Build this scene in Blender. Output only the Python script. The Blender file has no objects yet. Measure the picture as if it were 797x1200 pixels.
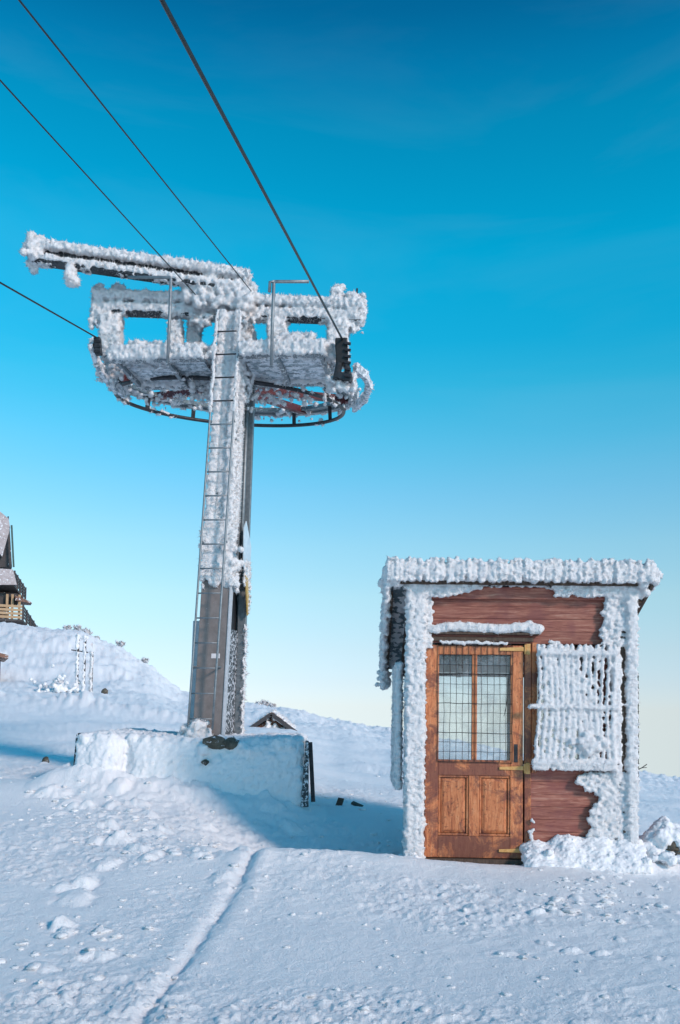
import bpy, bmesh, math, random
import numpy as np
from mathutils import Vector, Matrix, Euler

R = math.radians
random.seed(7)
rng = np.random.default_rng(11)
scene = bpy.context.scene
COL = scene.collection

# ------------------------------------------------------------------ camera
F_PX, CX, CY, HORIZON = 1050.0, 398.5, 600.0, 840.0      # photograph pixels (797 x 1200)
PITCH, ROLL = R(3.0), R(0.8)
PPY = HORIZON - F_PX * math.tan(PITCH)                    # row of the optical axis
cam_d = bpy.data.cameras.new('camera')
cam = bpy.data.objects.new('camera', cam_d)
COL.objects.link(cam)
cam_d.sensor_fit = 'VERTICAL'
cam_d.sensor_height = 36.0
cam_d.lens = 36.0 * F_PX / 1200.0
cam_d.shift_y = (PPY - CY) / 1200.0
cam_d.clip_start = 0.05
cam_d.clip_end = 20000.0
CAM_R = Matrix.Rotation(R(90) + PITCH, 3, 'X') @ Matrix.Rotation(ROLL, 3, 'Z')
cam.matrix_world = CAM_R.to_4x4()
scene.camera = cam

# ------------------------------------------------------------------ light
SUN_EL, SUN_AZ_BACK = R(27.0), R(47.0)      # low sun behind the viewer, to the right
sun_vec = Vector((math.sin(SUN_AZ_BACK) * math.cos(SUN_EL), -math.cos(SUN_AZ_BACK) * math.cos(SUN_EL), math.sin(SUN_EL)))
sun_d = bpy.data.lights.new('sun', 'SUN')
sun_d.energy = 2.8
sun_d.angle = R(9.0)
sun_d.color = (1.0, 0.79, 0.70)
sun = bpy.data.objects.new('sun', sun_d)
COL.objects.link(sun)
sun.rotation_euler = (-sun_vec).to_track_quat('-Z', 'Y').to_euler()
sun.location = (6, -8, 12)

world = bpy.data.worlds.new('World')
scene.world = world
world.use_nodes = True
wn, wl = world.node_tree.nodes, world.node_tree.links
wn.clear()
w_out = wn.new('ShaderNodeOutputWorld')
w_bg = wn.new('ShaderNodeBackground')
w_bg.inputs['Strength'].default_value = 0.10
w_sky = wn.new('ShaderNodeTexSky')
w_sky.sky_type = 'NISHITA'
w_sky.sun_disc = False
w_sky.sun_elevation = SUN_EL
w_sky.sun_rotation = math.atan2(sun_vec.x, sun_vec.y)
w_sky.altitude = 1800.0
w_sky.air_density = 1.0
w_sky.dust_density = 0.4
w_sky.ozone_density = 1.5
w_tc = wn.new('ShaderNodeTexCoord')
w_sep = wn.new('ShaderNodeSeparateXYZ')
w_max = wn.new('ShaderNodeMath'); w_max.operation = 'MAXIMUM'; w_max.inputs[1].default_value = 0.012
w_cmb = wn.new('ShaderNodeCombineXYZ')
wl.new(w_tc.outputs['Generated'], w_sep.inputs[0])
wl.new(w_sep.outputs[0], w_cmb.inputs[0]); wl.new(w_sep.outputs[1], w_cmb.inputs[1])
wl.new(w_sep.outputs[2], w_max.inputs[0]); wl.new(w_max.outputs[0], w_cmb.inputs[2])
wl.new(w_cmb.outputs[0], w_sky.inputs[0])
# atmosphere tint by elevation
w_ramp = wn.new('ShaderNodeValToRGB')
SKY_TINT = [(0.0, (1, 1, 1)), (1.0, (1, 1, 1))]
SKY_TINT = [(0.012, (0.9423, 1.0337, 1.3645)), (0.038, (1.0463, 1.0844, 1.2852)), (0.0761, (1.2479, 1.264, 1.2594)), (0.1327, (1.4321, 1.6099, 1.386)), (0.1884, (1.346, 1.8406, 1.5947)), (0.2427, (1.0517, 1.9828, 1.8244)), (0.2951, (0.6646, 2.1441, 1.9793)), (0.3534, (0.2406, 2.255, 2.1033)), (0.3929, (0.0734, 2.2807, 2.2172)), (0.4663, (0.01, 2.4483, 2.3758)), (0.5615, (0.0082, 2.0561, 2.1255)), (0.6001, (0.0088, 1.6387, 1.9088)), (0.6351, (0.0094, 1.2165, 1.5632))]
el = w_ramp.color_ramp.elements
while len(el) > 1: el.remove(el[-1])
el[0].position = SKY_TINT[0][0]; el[0].color = (*[c / 4 for c in SKY_TINT[0][1]], 1)
for p_, c_ in SKY_TINT[1:]:
    e_ = el.new(p_); e_.color = (*[c / 4 for c in c_], 1)
w_ramp.color_ramp.interpolation = 'LINEAR'
wl.new(w_max.outputs[0], w_ramp.inputs[0])
w_x4 = wn.new('ShaderNodeVectorMath'); w_x4.operation = 'SCALE'; w_x4.inputs['Scale'].default_value = 4.0
wl.new(w_ramp.outputs[0], w_x4.inputs[0])
w_mul = wn.new('ShaderNodeVectorMath'); w_mul.operation = 'MULTIPLY'
wl.new(w_sky.outputs[0], w_mul.inputs[0]); wl.new(w_x4.outputs[0], w_mul.inputs[1])
# thin high cirrus
w_map = wn.new('ShaderNodeMapping'); w_map.inputs['Scale'].default_value = (1.2, 1.2, 5.0)
w_map.inputs['Rotation'].default_value = (0.15, 0.1, 0.3)
w_noi = wn.new('ShaderNodeTexNoise'); w_noi.inputs['Scale'].default_value = 2.2; w_noi.inputs['Detail'].default_value = 7
w_noi.inputs['Roughness'].default_value = 0.55; w_noi.inputs['Distortion'].default_value = 0.6
w_cr = wn.new('ShaderNodeMapRange'); w_cr.inputs[1].default_value = 0.48; w_cr.inputs[2].default_value = 0.8
w_cr.inputs[3].default_value = 0.0; w_cr.inputs[4].default_value = 0.03
wl.new(w_tc.outputs['Generated'], w_map.inputs[0]); wl.new(w_map.outputs[0], w_noi.inputs['Vector'])
wl.new(w_noi.outputs[0], w_cr.inputs[0])
w_mix = wn.new('ShaderNodeMix'); w_mix.data_type = 'RGBA'
wl.new(w_cr.outputs[0], w_mix.inputs[0]); wl.new(w_mul.outputs[0], w_mix.inputs[6])
w_mix.inputs[7].default_value = (7.2, 8.0, 8.8, 1)
wl.new(w_mix.outputs[2], w_bg.inputs['Color'])
wl.new(w_bg.outputs[0], w_out.inputs['Surface'])

vs = scene.view_settings
vs.view_transform = 'Standard'; vs.look = 'None'; vs.gamma = 1.0; vs.use_curve_mapping = False
vs.exposure = 0.0
scene.render.engine = 'CYCLES'
scene.cycles.use_denoising = True
scene.cycles.max_bounces = 12
scene.cycles.diffuse_bounces = 8

# ------------------------------------------------------------------ helpers
CAM_RN = np.array(CAM_R)
def U(px, py, depth):
    """place on the plane y = depth (metres ahead of the viewer) that the photograph shows at this pixel"""
    d = CAM_RN @ np.array([(px - CX) / F_PX, -(py - PPY) / F_PX, -1.0])
    return Vector(d * (depth / d[1]))

def vnoise(x, y, seed=0):
    xi = np.floor(x).astype(np.int64); yi = np.floor(y).astype(np.int64)
    fx = x - xi; fy = y - yi
    fx = fx * fx * fx * (fx * (fx * 6 - 15) + 10); fy = fy * fy * fy * (fy * (fy * 6 - 15) + 10)
    def h(a, b):
        n = (a * 374761393 + b * 668265263 + seed * 1442695041) & 0xFFFFFFFF
        n = ((n ^ (n >> 13)) * 1274126177) & 0xFFFFFFFF
        n = n ^ (n >> 16)
        return (n & 0xFFFF) / 32767.5 - 1.0
    a = h(xi, yi); b = h(xi + 1, yi); c = h(xi, yi + 1); d = h(xi + 1, yi + 1)
    return (a * (1 - fx) + b * fx) * (1 - fy) + (c * (1 - fx) + d * fx) * fy
def fbm(x, y, oct=4, seed=0, gain=0.5):
    s = 0; a = 1.0; f = 1.0
    for i in range(oct):
        s = s + a * vnoise(x * f + 17.3 * i, y * f - 9.1 * i, seed + i); a *= gain; f *= 2.03
    return s

def mesh_np(name, V, F3):
    me = bpy.data.meshes.new(name)
    V = np.asarray(V, np.float32); F3 = np.asarray(F3, np.int32)
    k = F3.shape[1]
    me.vertices.add(len(V)); me.vertices.foreach_set('co', V.ravel())
    me.loops.add(F3.size); me.loops.foreach_set('vertex_index', F3.ravel())
    me.polygons.add(len(F3)); me.polygons.foreach_set('loop_start', np.arange(0, F3.size, k, dtype=np.int32))
    me.polygons.foreach_set('loop_total', np.full(len(F3), k, np.int32))
    me.update(calc_edges=True)
    return me
def smooth(me):
    me.polygons.foreach_set('use_smooth', np.ones(len(me.polygons), bool)); me.update()

def link(name, me, mat=None, parent=None):
    o = bpy.data.objects.new(name, me)
    COL.objects.link(o)
    if mat is not None and len(me.materials) == 0: me.materials.append(mat)
    if parent is not None: o.parent = parent
    return o
def thing(name, label, cat, group=None, loc=(0, 0, 0)):
    o = bpy.data.objects.new(name, None); COL.objects.link(o)
    o.location = loc; o.empty_display_size = 0.2
    return tag(o, label, cat, group)
def tag(o, label=None, cat=None, group=None, kind=None):
    if label: o['label'] = label
    if cat: o['category'] = cat
    if group: o['group'] = group
    if kind: o['kind'] = kind
    return o

class MB:
    """collects boxes, bars, tubes and prisms into one mesh"""
    def __init__(s): s.v = []; s.f = []
    def add(s, vs_, fs):
        n = len(s.v); s.v += [tuple(p) for p in vs_]; s.f += [tuple(i + n for i in f) for f in fs]; return s
    def hexa(s, p):       # 8 corners: bottom ring 0-3, top ring 4-7
        return s.add(p, [(0, 3, 2, 1), (4, 5, 6, 7), (0, 1, 5, 4), (1, 2, 6, 5), (2, 3, 7, 6), (3, 0, 4, 7)])
    def box(s, a, b):
        x0, y0, z0 = a; x1, y1, z1 = b
        return s.hexa([(x0, y0, z0), (x1, y0, z0), (x1, y1, z0), (x0, y1, z0), (x0, y0, z1), (x1, y0, z1), (x1, y1, z1), (x0, y1, z1)])
    def bar(s, p0, p1, w, h, up=(0, 0, 1), w1=None, h1=None):
        p0 = Vector(p0); p1 = Vector(p1); d = (p1 - p0).normalized(); up = Vector(up)
        if abs(d.dot(up)) > 0.97: up = Vector((0, 1, 0))
        x = d.cross(up).normalized(); u = x.cross(d).normalized()
        w1 = w if w1 is None else w1; h1 = h if h1 is None else h1
        q = []
        for p, ww, hh in ((p0, w, h), (p1, w1, h1)):
            q += [p - x * ww / 2 - u * hh / 2, p + x * ww / 2 - u * hh / 2, p + x * ww / 2 + u * hh / 2, p - x * ww / 2 + u * hh / 2]
        return s.hexa(q)
    def tube(s, pts, r, n=8, cap=True):
        pts = [Vector(p) for p in pts]; rs = r if isinstance(r, (list, tuple)) else [r] * len(pts)
        base = len(s.v); prev = None
        for i, p in enumerate(pts):
            d = (pts[min(i + 1, len(pts) - 1)] - pts[max(i - 1, 0)]).normalized()
            if prev is None:
                a = d.cross(Vector((0, 0, 1)) if abs(d.z) < 0.9 else Vector((0, 1, 0))).normalized()
            else:
                a = (prev - d * prev.dot(d)).normalized()
            prev = a; b = d.cross(a)
            for k in range(n):
                t = 2 * math.pi * k / n
                s.v.append(tuple(p + (a * math.cos(t) + b * math.sin(t)) * rs[i]))
        for i in range(len(pts) - 1):
            for k in range(n):
                k2 = (k + 1) % n
                s.f.append((base + i * n + k, base + i * n + k2, base + (i + 1) * n + k2, base + (i + 1) * n + k))
        if cap:
            s.f.append(tuple(base + k for k in reversed(range(n))))
            s.f.append(tuple(base + (len(pts) - 1) * n + k for k in range(n)))
        return s
    def prism(s, poly, ext):     # planar polygon (3d points) swept by vector ext
        n = len(poly); ext = Vector(ext)
        v = [Vector(p) for p in poly] + [Vector(p) + ext for p in poly]
        f = [tuple(reversed(range(n))), tuple(range(n, 2 * n))] + [(i, (i + 1) % n, n + (i + 1) % n, n + i) for i in range(n)]
        return s.add(v, f)
    def mesh(s, name, sm=False):
        me = bpy.data.meshes.new(name); me.from_pydata(s.v, [], s.f)
        bm = bmesh.new(); bm.from_mesh(me); bmesh.ops.recalc_face_normals(bm, faces=bm.faces); bm.to_mesh(me); bm.free()
        if sm: smooth(me)
        return me
    def build(s, name, mat, parent=None, sm=False, bevel=0):
        o = link(name, s.mesh(name, sm), mat, parent)
        if bevel:
            m = o.modifiers.new('bevel', 'BEVEL'); m.width = bevel; m.segments = 2; m.limit_method = 'ANGLE'
        return o

def ico(sub):
    bm = bmesh.new(); bmesh.ops.create_icosphere(bm, subdivisions=sub, radius=1.0)
    v = np.array([p.co[:] for p in bm.verts]); f = np.array([[q.index for q in t.verts] for t in bm.faces]); bm.free()
    return v, f
ICO1, ICO2 = ico(1), ico(2)

def basis(d):
    d = np.asarray(d, float); d = d / np.linalg.norm(d)
    h = np.array([0, 0, 1.0]) if abs(d[2]) < 0.9 else np.array([0, 1.0, 0])
    a = np.cross(d, h); a /= np.linalg.norm(a); b = np.cross(d, a)
    return d, a, b

class Rime:
    """hoar and rime ice: overlapping lumps, fused by voxel remesh, roughened, with feathers on the surface"""
    def __init__(s): s.C = []; s.Rr = []; s.B = []; s.hv = []; s.hf = []
    def blob(s, c, r, rot=None):
        r = (r, r, r) if np.isscalar(r) else r
        s.C.append(tuple(c)); s.Rr.append(r); s.B.append(np.eye(3) if rot is None else rot)
    def boxes(s, mb):
        n = len(s.hv); s.hv += mb.v
        for f in mb.f: s.hf += [tuple(i + n for i in (f[0], f[k], f[k + 1])) for k in range(1, len(f) - 1)]
    def bar(s, p0, p1, w, h, step=0.032, amp=1.0, up=(0, 0, 1), skip=None, solid=True):
        """coat round a straight member of section w x h: plates standing across the member"""
        p0 = np.array(p0, float); p1 = np.array(p1, float); L = np.linalg.norm(p1 - p0)
        d = (p1 - p0) / L; upv = np.array(up, float)
        if abs(d @ upv) > 0.97: upv = np.array([0, 1.0, 0])
        x = np.cross(d, upv); x /= np.linalg.norm(x); u = np.cross(x, d)
        if solid: s.boxes(MB().bar(p0, p1, w, h, up))
        n = max(2, int(L / step))
        B = np.stack([d, x, u], 1)
        per = 2 * (w + h)
        for i in range(n + 1):
            t = i / n
            if skip and skip(t): continue
            c = p0 + d * L * t
            m = max(5, int(per / 0.05))
            for k in range(m):
                q = rng.random() * per
                if q < w: off = x * (q - w / 2) + u * h / 2
                elif q < w + h: off = x * w / 2 + u * (q - w - h / 2)
                elif q < 2 * w + h: off = x * (q - w - h - w / 2) - u * h / 2
                else: off = -x * w / 2 + u * (q - 2 * w - h - h / 2)
                r = (0.014 + 0.022 * rng.random()) * amp
                s.blob(c + off + d * (rng.random() - 0.5) * step, (r * 0.62, r, r * 1.05), B)
    def build(s, name, parent, mat, voxel=0.017, rough=0.02, spikes=0, slen=0.035, sbase=0.008, wind=(0.1, -0.6, 0.1), seed=1, relax=0):
        V = []; F = []
        if s.C:
            C = np.array(s.C); RR = np.array(s.Rr); BB = np.array(s.B)
            iv, jf = ICO1
            loc = iv[None] * RR[:, None, :]
            v = np.einsum('nij,nkj->nki', BB, loc) + C[:, None, :]
            F.append((jf[None] + (np.arange(len(C)) * len(iv))[:, None, None]).reshape(-1, 3)); V.append(v.reshape(-1, 3))
        n0 = sum(len(a) for a in V)
        if s.hv:
            V.append(np.array(s.hv)); F.append(np.array(s.hf) + n0)
        me = mesh_np(name + '_raw', np.concatenate(V), np.concatenate(F))
        bm = bmesh.new(); bm.from_mesh(me); bmesh.ops.recalc_face_normals(bm, faces=bm.faces); bm.to_mesh(me); bm.free()
        tmp = bpy.data.objects.new(name + '_raw', me); COL.objects.link(tmp)
        m = tmp.modifiers.new('r', 'REMESH'); m.mode = 'VOXEL'; m.voxel_size = voxel; m.use_smooth_shade = True
        if relax:
            sm0 = tmp.modifiers.new('s', 'SMOOTH'); sm0.iterations = relax; sm0.factor = 0.5
        if rough:
            tx = bpy.data.textures.new('rime_noise', 'CLOUDS'); tx.noise_scale = 0.05; tx.noise_depth = 2
            tx2 = bpy.data.textures.new('rime_fine', 'CLOUDS'); tx2.noise_scale = 0.016; tx2.noise_depth = 1
            dm = tmp.modifiers.new('d2', 'DISPLACE'); dm.texture = tx2; dm.strength = rough * 1.5; dm.mid_level = 0.5; dm.texture_coords = 'LOCAL'
            dm = tmp.modifiers.new('d', 'DISPLACE'); dm.texture = tx; dm.strength = rough * 1.6; dm.mid_level = 0.5; dm.texture_coords = 'LOCAL'
        dg = bpy.context.evaluated_depsgraph_get(); dg.update()
        ev = tmp.evaluated_get(dg)
        out = bpy.data.meshes.new_from_object(ev)
        bpy.data.objects.remove(tmp); bpy.data.meshes.remove(me)
        out.name = name; smooth(out)
        out.materials.clear(); out.materials.append(mat)
        if spikes:
            nf = len(out.polygons); ar = np.empty(nf); out.polygons.foreach_get('area', ar)
            ce = np.empty(nf * 3); out.polygons.foreach_get('center', ce); ce = ce.reshape(-1, 3)
            no = np.empty(nf * 3); out.polygons.foreach_get('normal', no); no = no.reshape(-1, 3)
            g = np.random.default_rng(seed)
            idx = g.choice(nf, spikes, p=ar / ar.sum())
            c = ce[idx]; nn = no[idx]
            d = nn * 1.0 + g.normal(size=(spikes, 3)) * 0.28 + np.array(wind) * 0.35
            d /= np.linalg.norm(d, axis=1)[:, None]
            a = np.cross(d, g.normal(size=(spikes, 3))); a /= np.linalg.norm(a, axis=1)[:, None]; b = np.cross(d, a)
            ln = slen * (0.35 + g.random(spikes) ** 2 * 1.0)[:, None]; bs = sbase * (0.6 + 0.8 * g.random(spikes))[:, None]
            c = c - d * 0.008
            ring0 = [c + (a * math.cos(t) + b * math.sin(t)) * bs for t in (0, 2.09, 4.19)]
            P = np.stack(ring0 + [c + d * ln], 1).reshape(-1, 3)
            ft = np.array([(0, 1, 3), (1, 2, 3), (2, 0, 3)])
            FF = (ft[None] + (np.arange(spikes) * 4)[:, None, None]).reshape(-1, 3)
            sm_ = mesh_np('sp', P, FF); smooth(sm_)
            bm = bmesh.new(); bm.from_mesh(out); bm.from_mesh(sm_); bm.to_mesh(out); bm.free(); bpy.data.meshes.remove(sm_)
        o = link(name, out, mat, parent)
        o['kind'] = 'stuff'
        return o

# ------------------------------------------------------------------ materials
def mat_new(name, rough=0.6, metal=0.0, color=(0.5, 0.5, 0.5)):
    m = bpy.data.materials.new(name); m.use_nodes = True
    b = m.node_tree.nodes['Principled BSDF']
    b.inputs['Base Color'].default_value = (*color, 1); b.inputs['Roughness'].default_value = rough; b.inputs['Metallic'].default_value = metal
    return m, m.node_tree.nodes, m.node_tree.links, b
def noise(n, l, scale, detail=4, rough=0.55, vec=None, stretch=None, dist=0.0):
    t = n.new('ShaderNodeTexCoord'); src = t.outputs['Object']
    if stretch:
        mp = n.new('ShaderNodeMapping'); mp.inputs['Scale'].default_value = stretch; l.new(src, mp.inputs[0]); src = mp.outputs[0]
    x = n.new('ShaderNodeTexNoise'); x.inputs['Scale'].default_value = scale; x.inputs['Detail'].default_value = detail
    x.inputs['Roughness'].default_value = rough; x.inputs['Distortion'].default_value = dist
    l.new(src, x.inputs['Vector']); return x.outputs[0]
def ramp(n, l, fac, stops):
    r = n.new('ShaderNodeValToRGB'); e = r.color_ramp.elements
    e[0].position, e[1].position = stops[0][0], stops[-1][0]
    e[0].color = (*stops[0][1], 1); e[1].color = (*stops[-1][1], 1)
    for p, c in stops[1:-1]:
        k = e.new(p); k.color = (*c, 1)
    l.new(fac, r.inputs[0]); return r.outputs[0]
def mix(n, l, fac, a, b, mode='MIX'):
    m = n.new('ShaderNodeMix'); m.data_type = 'RGBA'; m.blend_type = mode
    if hasattr(fac, 'node'): l.new(fac, m.inputs[0])
    else: m.inputs[0].default_value = fac
    for s, i in ((a, 6), (b, 7)):
        if hasattr(s, 'node'): l.new(s, m.inputs[i])
        else: m.inputs[i].default_value = (*s, 1)
    return m.outputs[2]
def bump(n, l, b, h, strength, dist, prev=None):
    k = n.new('ShaderNodeBump'); k.inputs['Strength'].default_value = strength; k.inputs['Distance'].default_value = dist
    l.new(h, k.inputs['Height'])
    if prev is not None: l.new(prev.outputs[0], k.inputs['Normal'])
    l.new(k.outputs[0], b.inputs['Normal']); return k
def rand_tint(n, l, col, lo=0.85, hi=1.15):
    oi = n.new('ShaderNodeObjectInfo'); mr = n.new('ShaderNodeMapRange'); mr.inputs[3].default_value = lo; mr.inputs[4].default_value = hi
    l.new(oi.outputs['Random'], mr.inputs[0])
    h = n.new('ShaderNodeHueSaturation'); l.new(mr.outputs[0], h.inputs['Value']); l.new(col, h.inputs['Color']); return h.outputs[0]

M = {}
# snow of the ground
m, n, l, b = mat_new('snow_ground', 0.65)
c = ramp(n, l, noise(n, l, 1.3, 5), [(0.3, (0.90, 0.91, 0.93)), (0.7, (0.95, 0.95, 0.96))])
l.new(c, b.inputs['Base Color'])
k1 = bump(n, l, b, noise(n, l, 22, 7, 0.72), 0.5, 0.03)
k2 = bump(n, l, b, noise(n, l, 75, 5, 0.7), 0.8, 0.014, k1)
b.inputs['Specular IOR Level'].default_value = 0.3
M['snow'] = m
# soft drifted snow
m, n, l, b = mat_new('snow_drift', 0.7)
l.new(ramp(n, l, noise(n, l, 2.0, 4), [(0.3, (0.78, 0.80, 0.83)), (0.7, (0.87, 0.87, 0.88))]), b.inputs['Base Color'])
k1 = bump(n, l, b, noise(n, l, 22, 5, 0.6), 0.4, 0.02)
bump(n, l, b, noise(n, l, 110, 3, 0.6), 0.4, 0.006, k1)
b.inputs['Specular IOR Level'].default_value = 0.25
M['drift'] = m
# rime ice
m, n, l, b = mat_new('rime_ice', 0.55)
l.new(ramp(n, l, noise(n, l, 9, 5, 0.6), [(0.3, (0.86, 0.87, 0.90)), (0.58, (0.94, 0.94, 0.95))]), b.inputs['Base Color'])
k1 = bump(n, l, b, noise(n, l, 85, 6, 0.7), 1.0, 0.02)
b.inputs['Specular IOR Level'].default_value = 0.3
M['rime'] = m
# mahogany-painted weathered boards, grain along object X
m, n, l, b = mat_new('red_brown_boards', 0.6)
g = noise(n, l, 9, 8, 0.75, stretch=(0.4, 4, 5), dist=0.8)
c = ramp(n, l, g, [(0.30, (0.10, 0.026, 0.021)), (0.45, (0.28, 0.085, 0.058)), (0.57, (0.41, 0.160, 0.110)), (0.70, (0.54, 0.30, 0.22))])
c = mix(n, l, ramp(n, l, noise(n, l, 3.2, 4), [(0.48, (0, 0, 0)), (0.62, (0.6, 0.6, 0.6))]), c, (0.22, 0.062, 0.060))
l.new(rand_tint(n, l, c, 0.8, 1.15), b.inputs['Base Color'])
bump(n, l, b, g, 0.35, 0.006)
M['boards'] = m
for nm_, lo_ in (('door', 0.50), ('door_worn', 0.43)):
    # door wood, orange brown, worn
    m, n, l, b = mat_new('orange_' + nm_, 0.5)
    g = noise(n, l, 11, 8, 0.75, stretch=(4, 4, 0.5), dist=0.8)
    c = ramp(n, l, g, [(0.30, (0.16, 0.044, 0.016)), (0.44, (0.48, 0.145, 0.052)), (0.56, (0.64, 0.235, 0.092)), (0.70, (0.68, 0.34, 0.18))])
    w_ = noise(n, l, 3.4, 8, 0.75, dist=0.6)
    c = mix(n, l, ramp(n, l, w_, [(lo_, (0, 0, 0)), (lo_ + .10, (0.8, 0.8, 0.8))]), c, (0.13, 0.040, 0.032))
    c = mix(n, l, ramp(n, l, noise(n, l, 34, 6, 0.75), [(0.57, (0, 0, 0)), (0.64, (0.8, 0.8, 0.8))]), c, (0.07, 0.022, 0.014))
    l.new(rand_tint(n, l, c, 0.88, 1.1), b.inputs['Base Color'])
    bump(n, l, b, g, 0.3, 0.004)
    M[nm_] = m
m, n, l, b = mat_new('dark_weathered_wood', 0.75)
g = noise(n, l, 10, 6, 0.65, stretch=(5, 5, 0.5))
l.new(ramp(n, l, g, [(0.3, (0.035, 0.025, 0.02)), (0.55, (0.10, 0.065, 0.045)), (0.75, (0.19, 0.12, 0.08))]), b.inputs['Base Color'])
bump(n, l, b, g, 0.4, 0.006)
M['dark_wood'] = m
# glass
m = bpy.data.materials.new('window_glass'); m.use_nodes = True
n, l = m.node_tree.nodes, m.node_tree.links; n.clear()
o_ = n.new('ShaderNodeOutputMaterial'); tr = n.new('ShaderNodeBsdfTransparent'); gl = n.new('ShaderNodeBsdfGlossy'); mx = n.new('ShaderNodeMixShader'); fr = n.new('ShaderNodeFresnel')
tr.inputs[0].default_value = (0.97, 0.985, 0.985, 1); gl.inputs['Roughness'].default_value = 0.03; fr.inputs[0].default_value = 1.6
l.new(fr.outputs[0], mx.inputs[0]); l.new(tr.outputs[0], mx.inputs[1]); l.new(gl.outputs[0], mx.inputs[2]); fd = n.new('ShaderNodeBsdfDiffuse'); fd.inputs[0].default_value = (0.90, 0.92, 0.94, 1); fm = n.new('ShaderNodeMixShader')
fz = n.new('ShaderNodeMapRange'); fz.inputs[1].default_value = 0.42; fz.inputs[2].default_value = 0.72; fz.inputs[3].default_value = 0.02; fz.inputs[4].default_value = 0.22
l.new(noise(n, l, 5.0, 7, 0.7, dist=0.5), fz.inputs[0]); l.new(fz.outputs[0], fm.inputs[0]); l.new(mx.outputs[0], fm.inputs[1]); l.new(fd.outputs[0], fm.inputs[2]); l.new(fm.outputs[0], o_.inputs[0])
M['glass'] = m
def metal(name, c0, c1, rough=0.55, met=0.4, sc=14, frost=None):
    m, n, l, b = mat_new(name, rough, met)
    c = ramp(n, l, noise(n, l, sc, 6, 0.65), [(0.3, c0), (0.7, c1)])
    if frost:
        c = mix(n, l, ramp(n, l, noise(n, l, frost[0], 5, 0.7), [(frost[1], (0, 0, 0)), (frost[1] + 0.08, (1, 1, 1))]), c, (0.78, 0.80, 0.84))
    l.new(c, b.inputs['Base Color'])
    bump(n, l, b, noise(n, l, 60, 4), 0.15, 0.004)
    return m
M['grey_panel'] = metal('grey_brown_painted_steel', (0.17, 0.145, 0.135), (0.26, 0.225, 0.215), 0.7, 0.0, 7, (45, 0.66))
M['steel'] = metal('galvanised_steel', (0.16, 0.19, 0.21), (0.30, 0.33, 0.35), 0.5, 0.5, 18)
M['pale_trim'] = metal('frosted_light_trim', (0.42, 0.44, 0.47), (0.60, 0.62, 0.65), 0.6, 0.1, 20)
M['dark_steel'] = metal('dark_steel', (0.018, 0.020, 0.024), (0.06, 0.062, 0.07), 0.5, 0.5, 20)
M['teal_steel'] = metal('teal_grey_steel', (0.07, 0.10, 0.115), (0.17, 0.22, 0.235), 0.55, 0.2, 10, (38, 0.58))
M['slat'] = metal('frosted_slats', (0.20, 0.25, 0.28), (0.38, 0.44, 0.48), 0.6, 0.1, 10, (12, 0.44))
M['mottled'] = metal('rime_mottled_steel', (0.02, 0.026, 0.03), (0.06, 0.07, 0.08), 0.6, 0.2, 20, (26, 0.50))
M['red_steel'] = metal('dark_red_steel', (0.07, 0.012, 0.016), (0.16, 0.03, 0.032), 0.5, 0.2, 20, (30, 0.64))
M['rope'] = metal('rope_wire', (0.012, 0.014, 0.018), (0.05, 0.055, 0.06), 0.45, 0.6, 60)
M['wire'] = metal('black_wire', (0.012, 0.013, 0.014), (0.03, 0.03, 0.033), 0.5, 0.4, 30)
M['brass'] = metal('worn_yellow_hinge', (0.55, 0.26, 0.07), (0.80, 0.48, 0.18), 0.45, 0.1, 26)
M['yellow'] = metal('yellow_paint', (0.45, 0.27, 0.06), (0.62, 0.42, 0.14), 0.55, 0.0, 16, (30, 0.60))
M['plate'] = metal('pale_blue_plate', (0.45, 0.58, 0.66), (0.66, 0.76, 0.82), 0.45, 0.0, 8, (16, 0.58))
M['label'] = metal('white_label', (0.72, 0.66, 0.66), (0.80, 0.75, 0.75), 0.5, 0.0, 30)
M['rock'] = metal('brown_rock', (0.045, 0.040, 0.032), (0.15, 0.13, 0.10), 0.85, 0.0, 12, (20, 0.60))
M['concrete'] = metal('concrete', (0.20, 0.20, 0.20), (0.33, 0.33, 0.33), 0.85, 0.0, 9)
M['chalet_wood'] = metal('chalet_brown_wood', (0.14, 0.065, 0.045), (0.27, 0.14, 0.095), 0.7, 0.0, 3, (5, 0.54))
M['chalet_pale'] = metal('chalet_honey_wood', (0.38, 0.24, 0.13), (0.52, 0.36, 0.22), 0.7, 0.0, 3, (3.5, 0.66))
M['chalet_dark'] = metal('chalet_dark_wood', (0.03, 0.03, 0.035), (0.08, 0.07, 0.07), 0.7, 0.0, 3, (4, 0.64))
M['shingle'] = metal('frosted_shingle', (0.34, 0.29, 0.29), (0.52, 0.47, 0.48), 0.8, 0.0, 4, (6, 0.55))
M['green'] = metal('dark_green_paint', (0.02, 0.06, 0.05), (0.05, 0.11, 0.09), 0.6, 0.0, 5)
M['shrub'] = metal('frosted_twig', (0.16, 0.15, 0.14), (0.38, 0.37, 0.37), 0.8, 0.0, 5, (6, 0.42))

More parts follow.
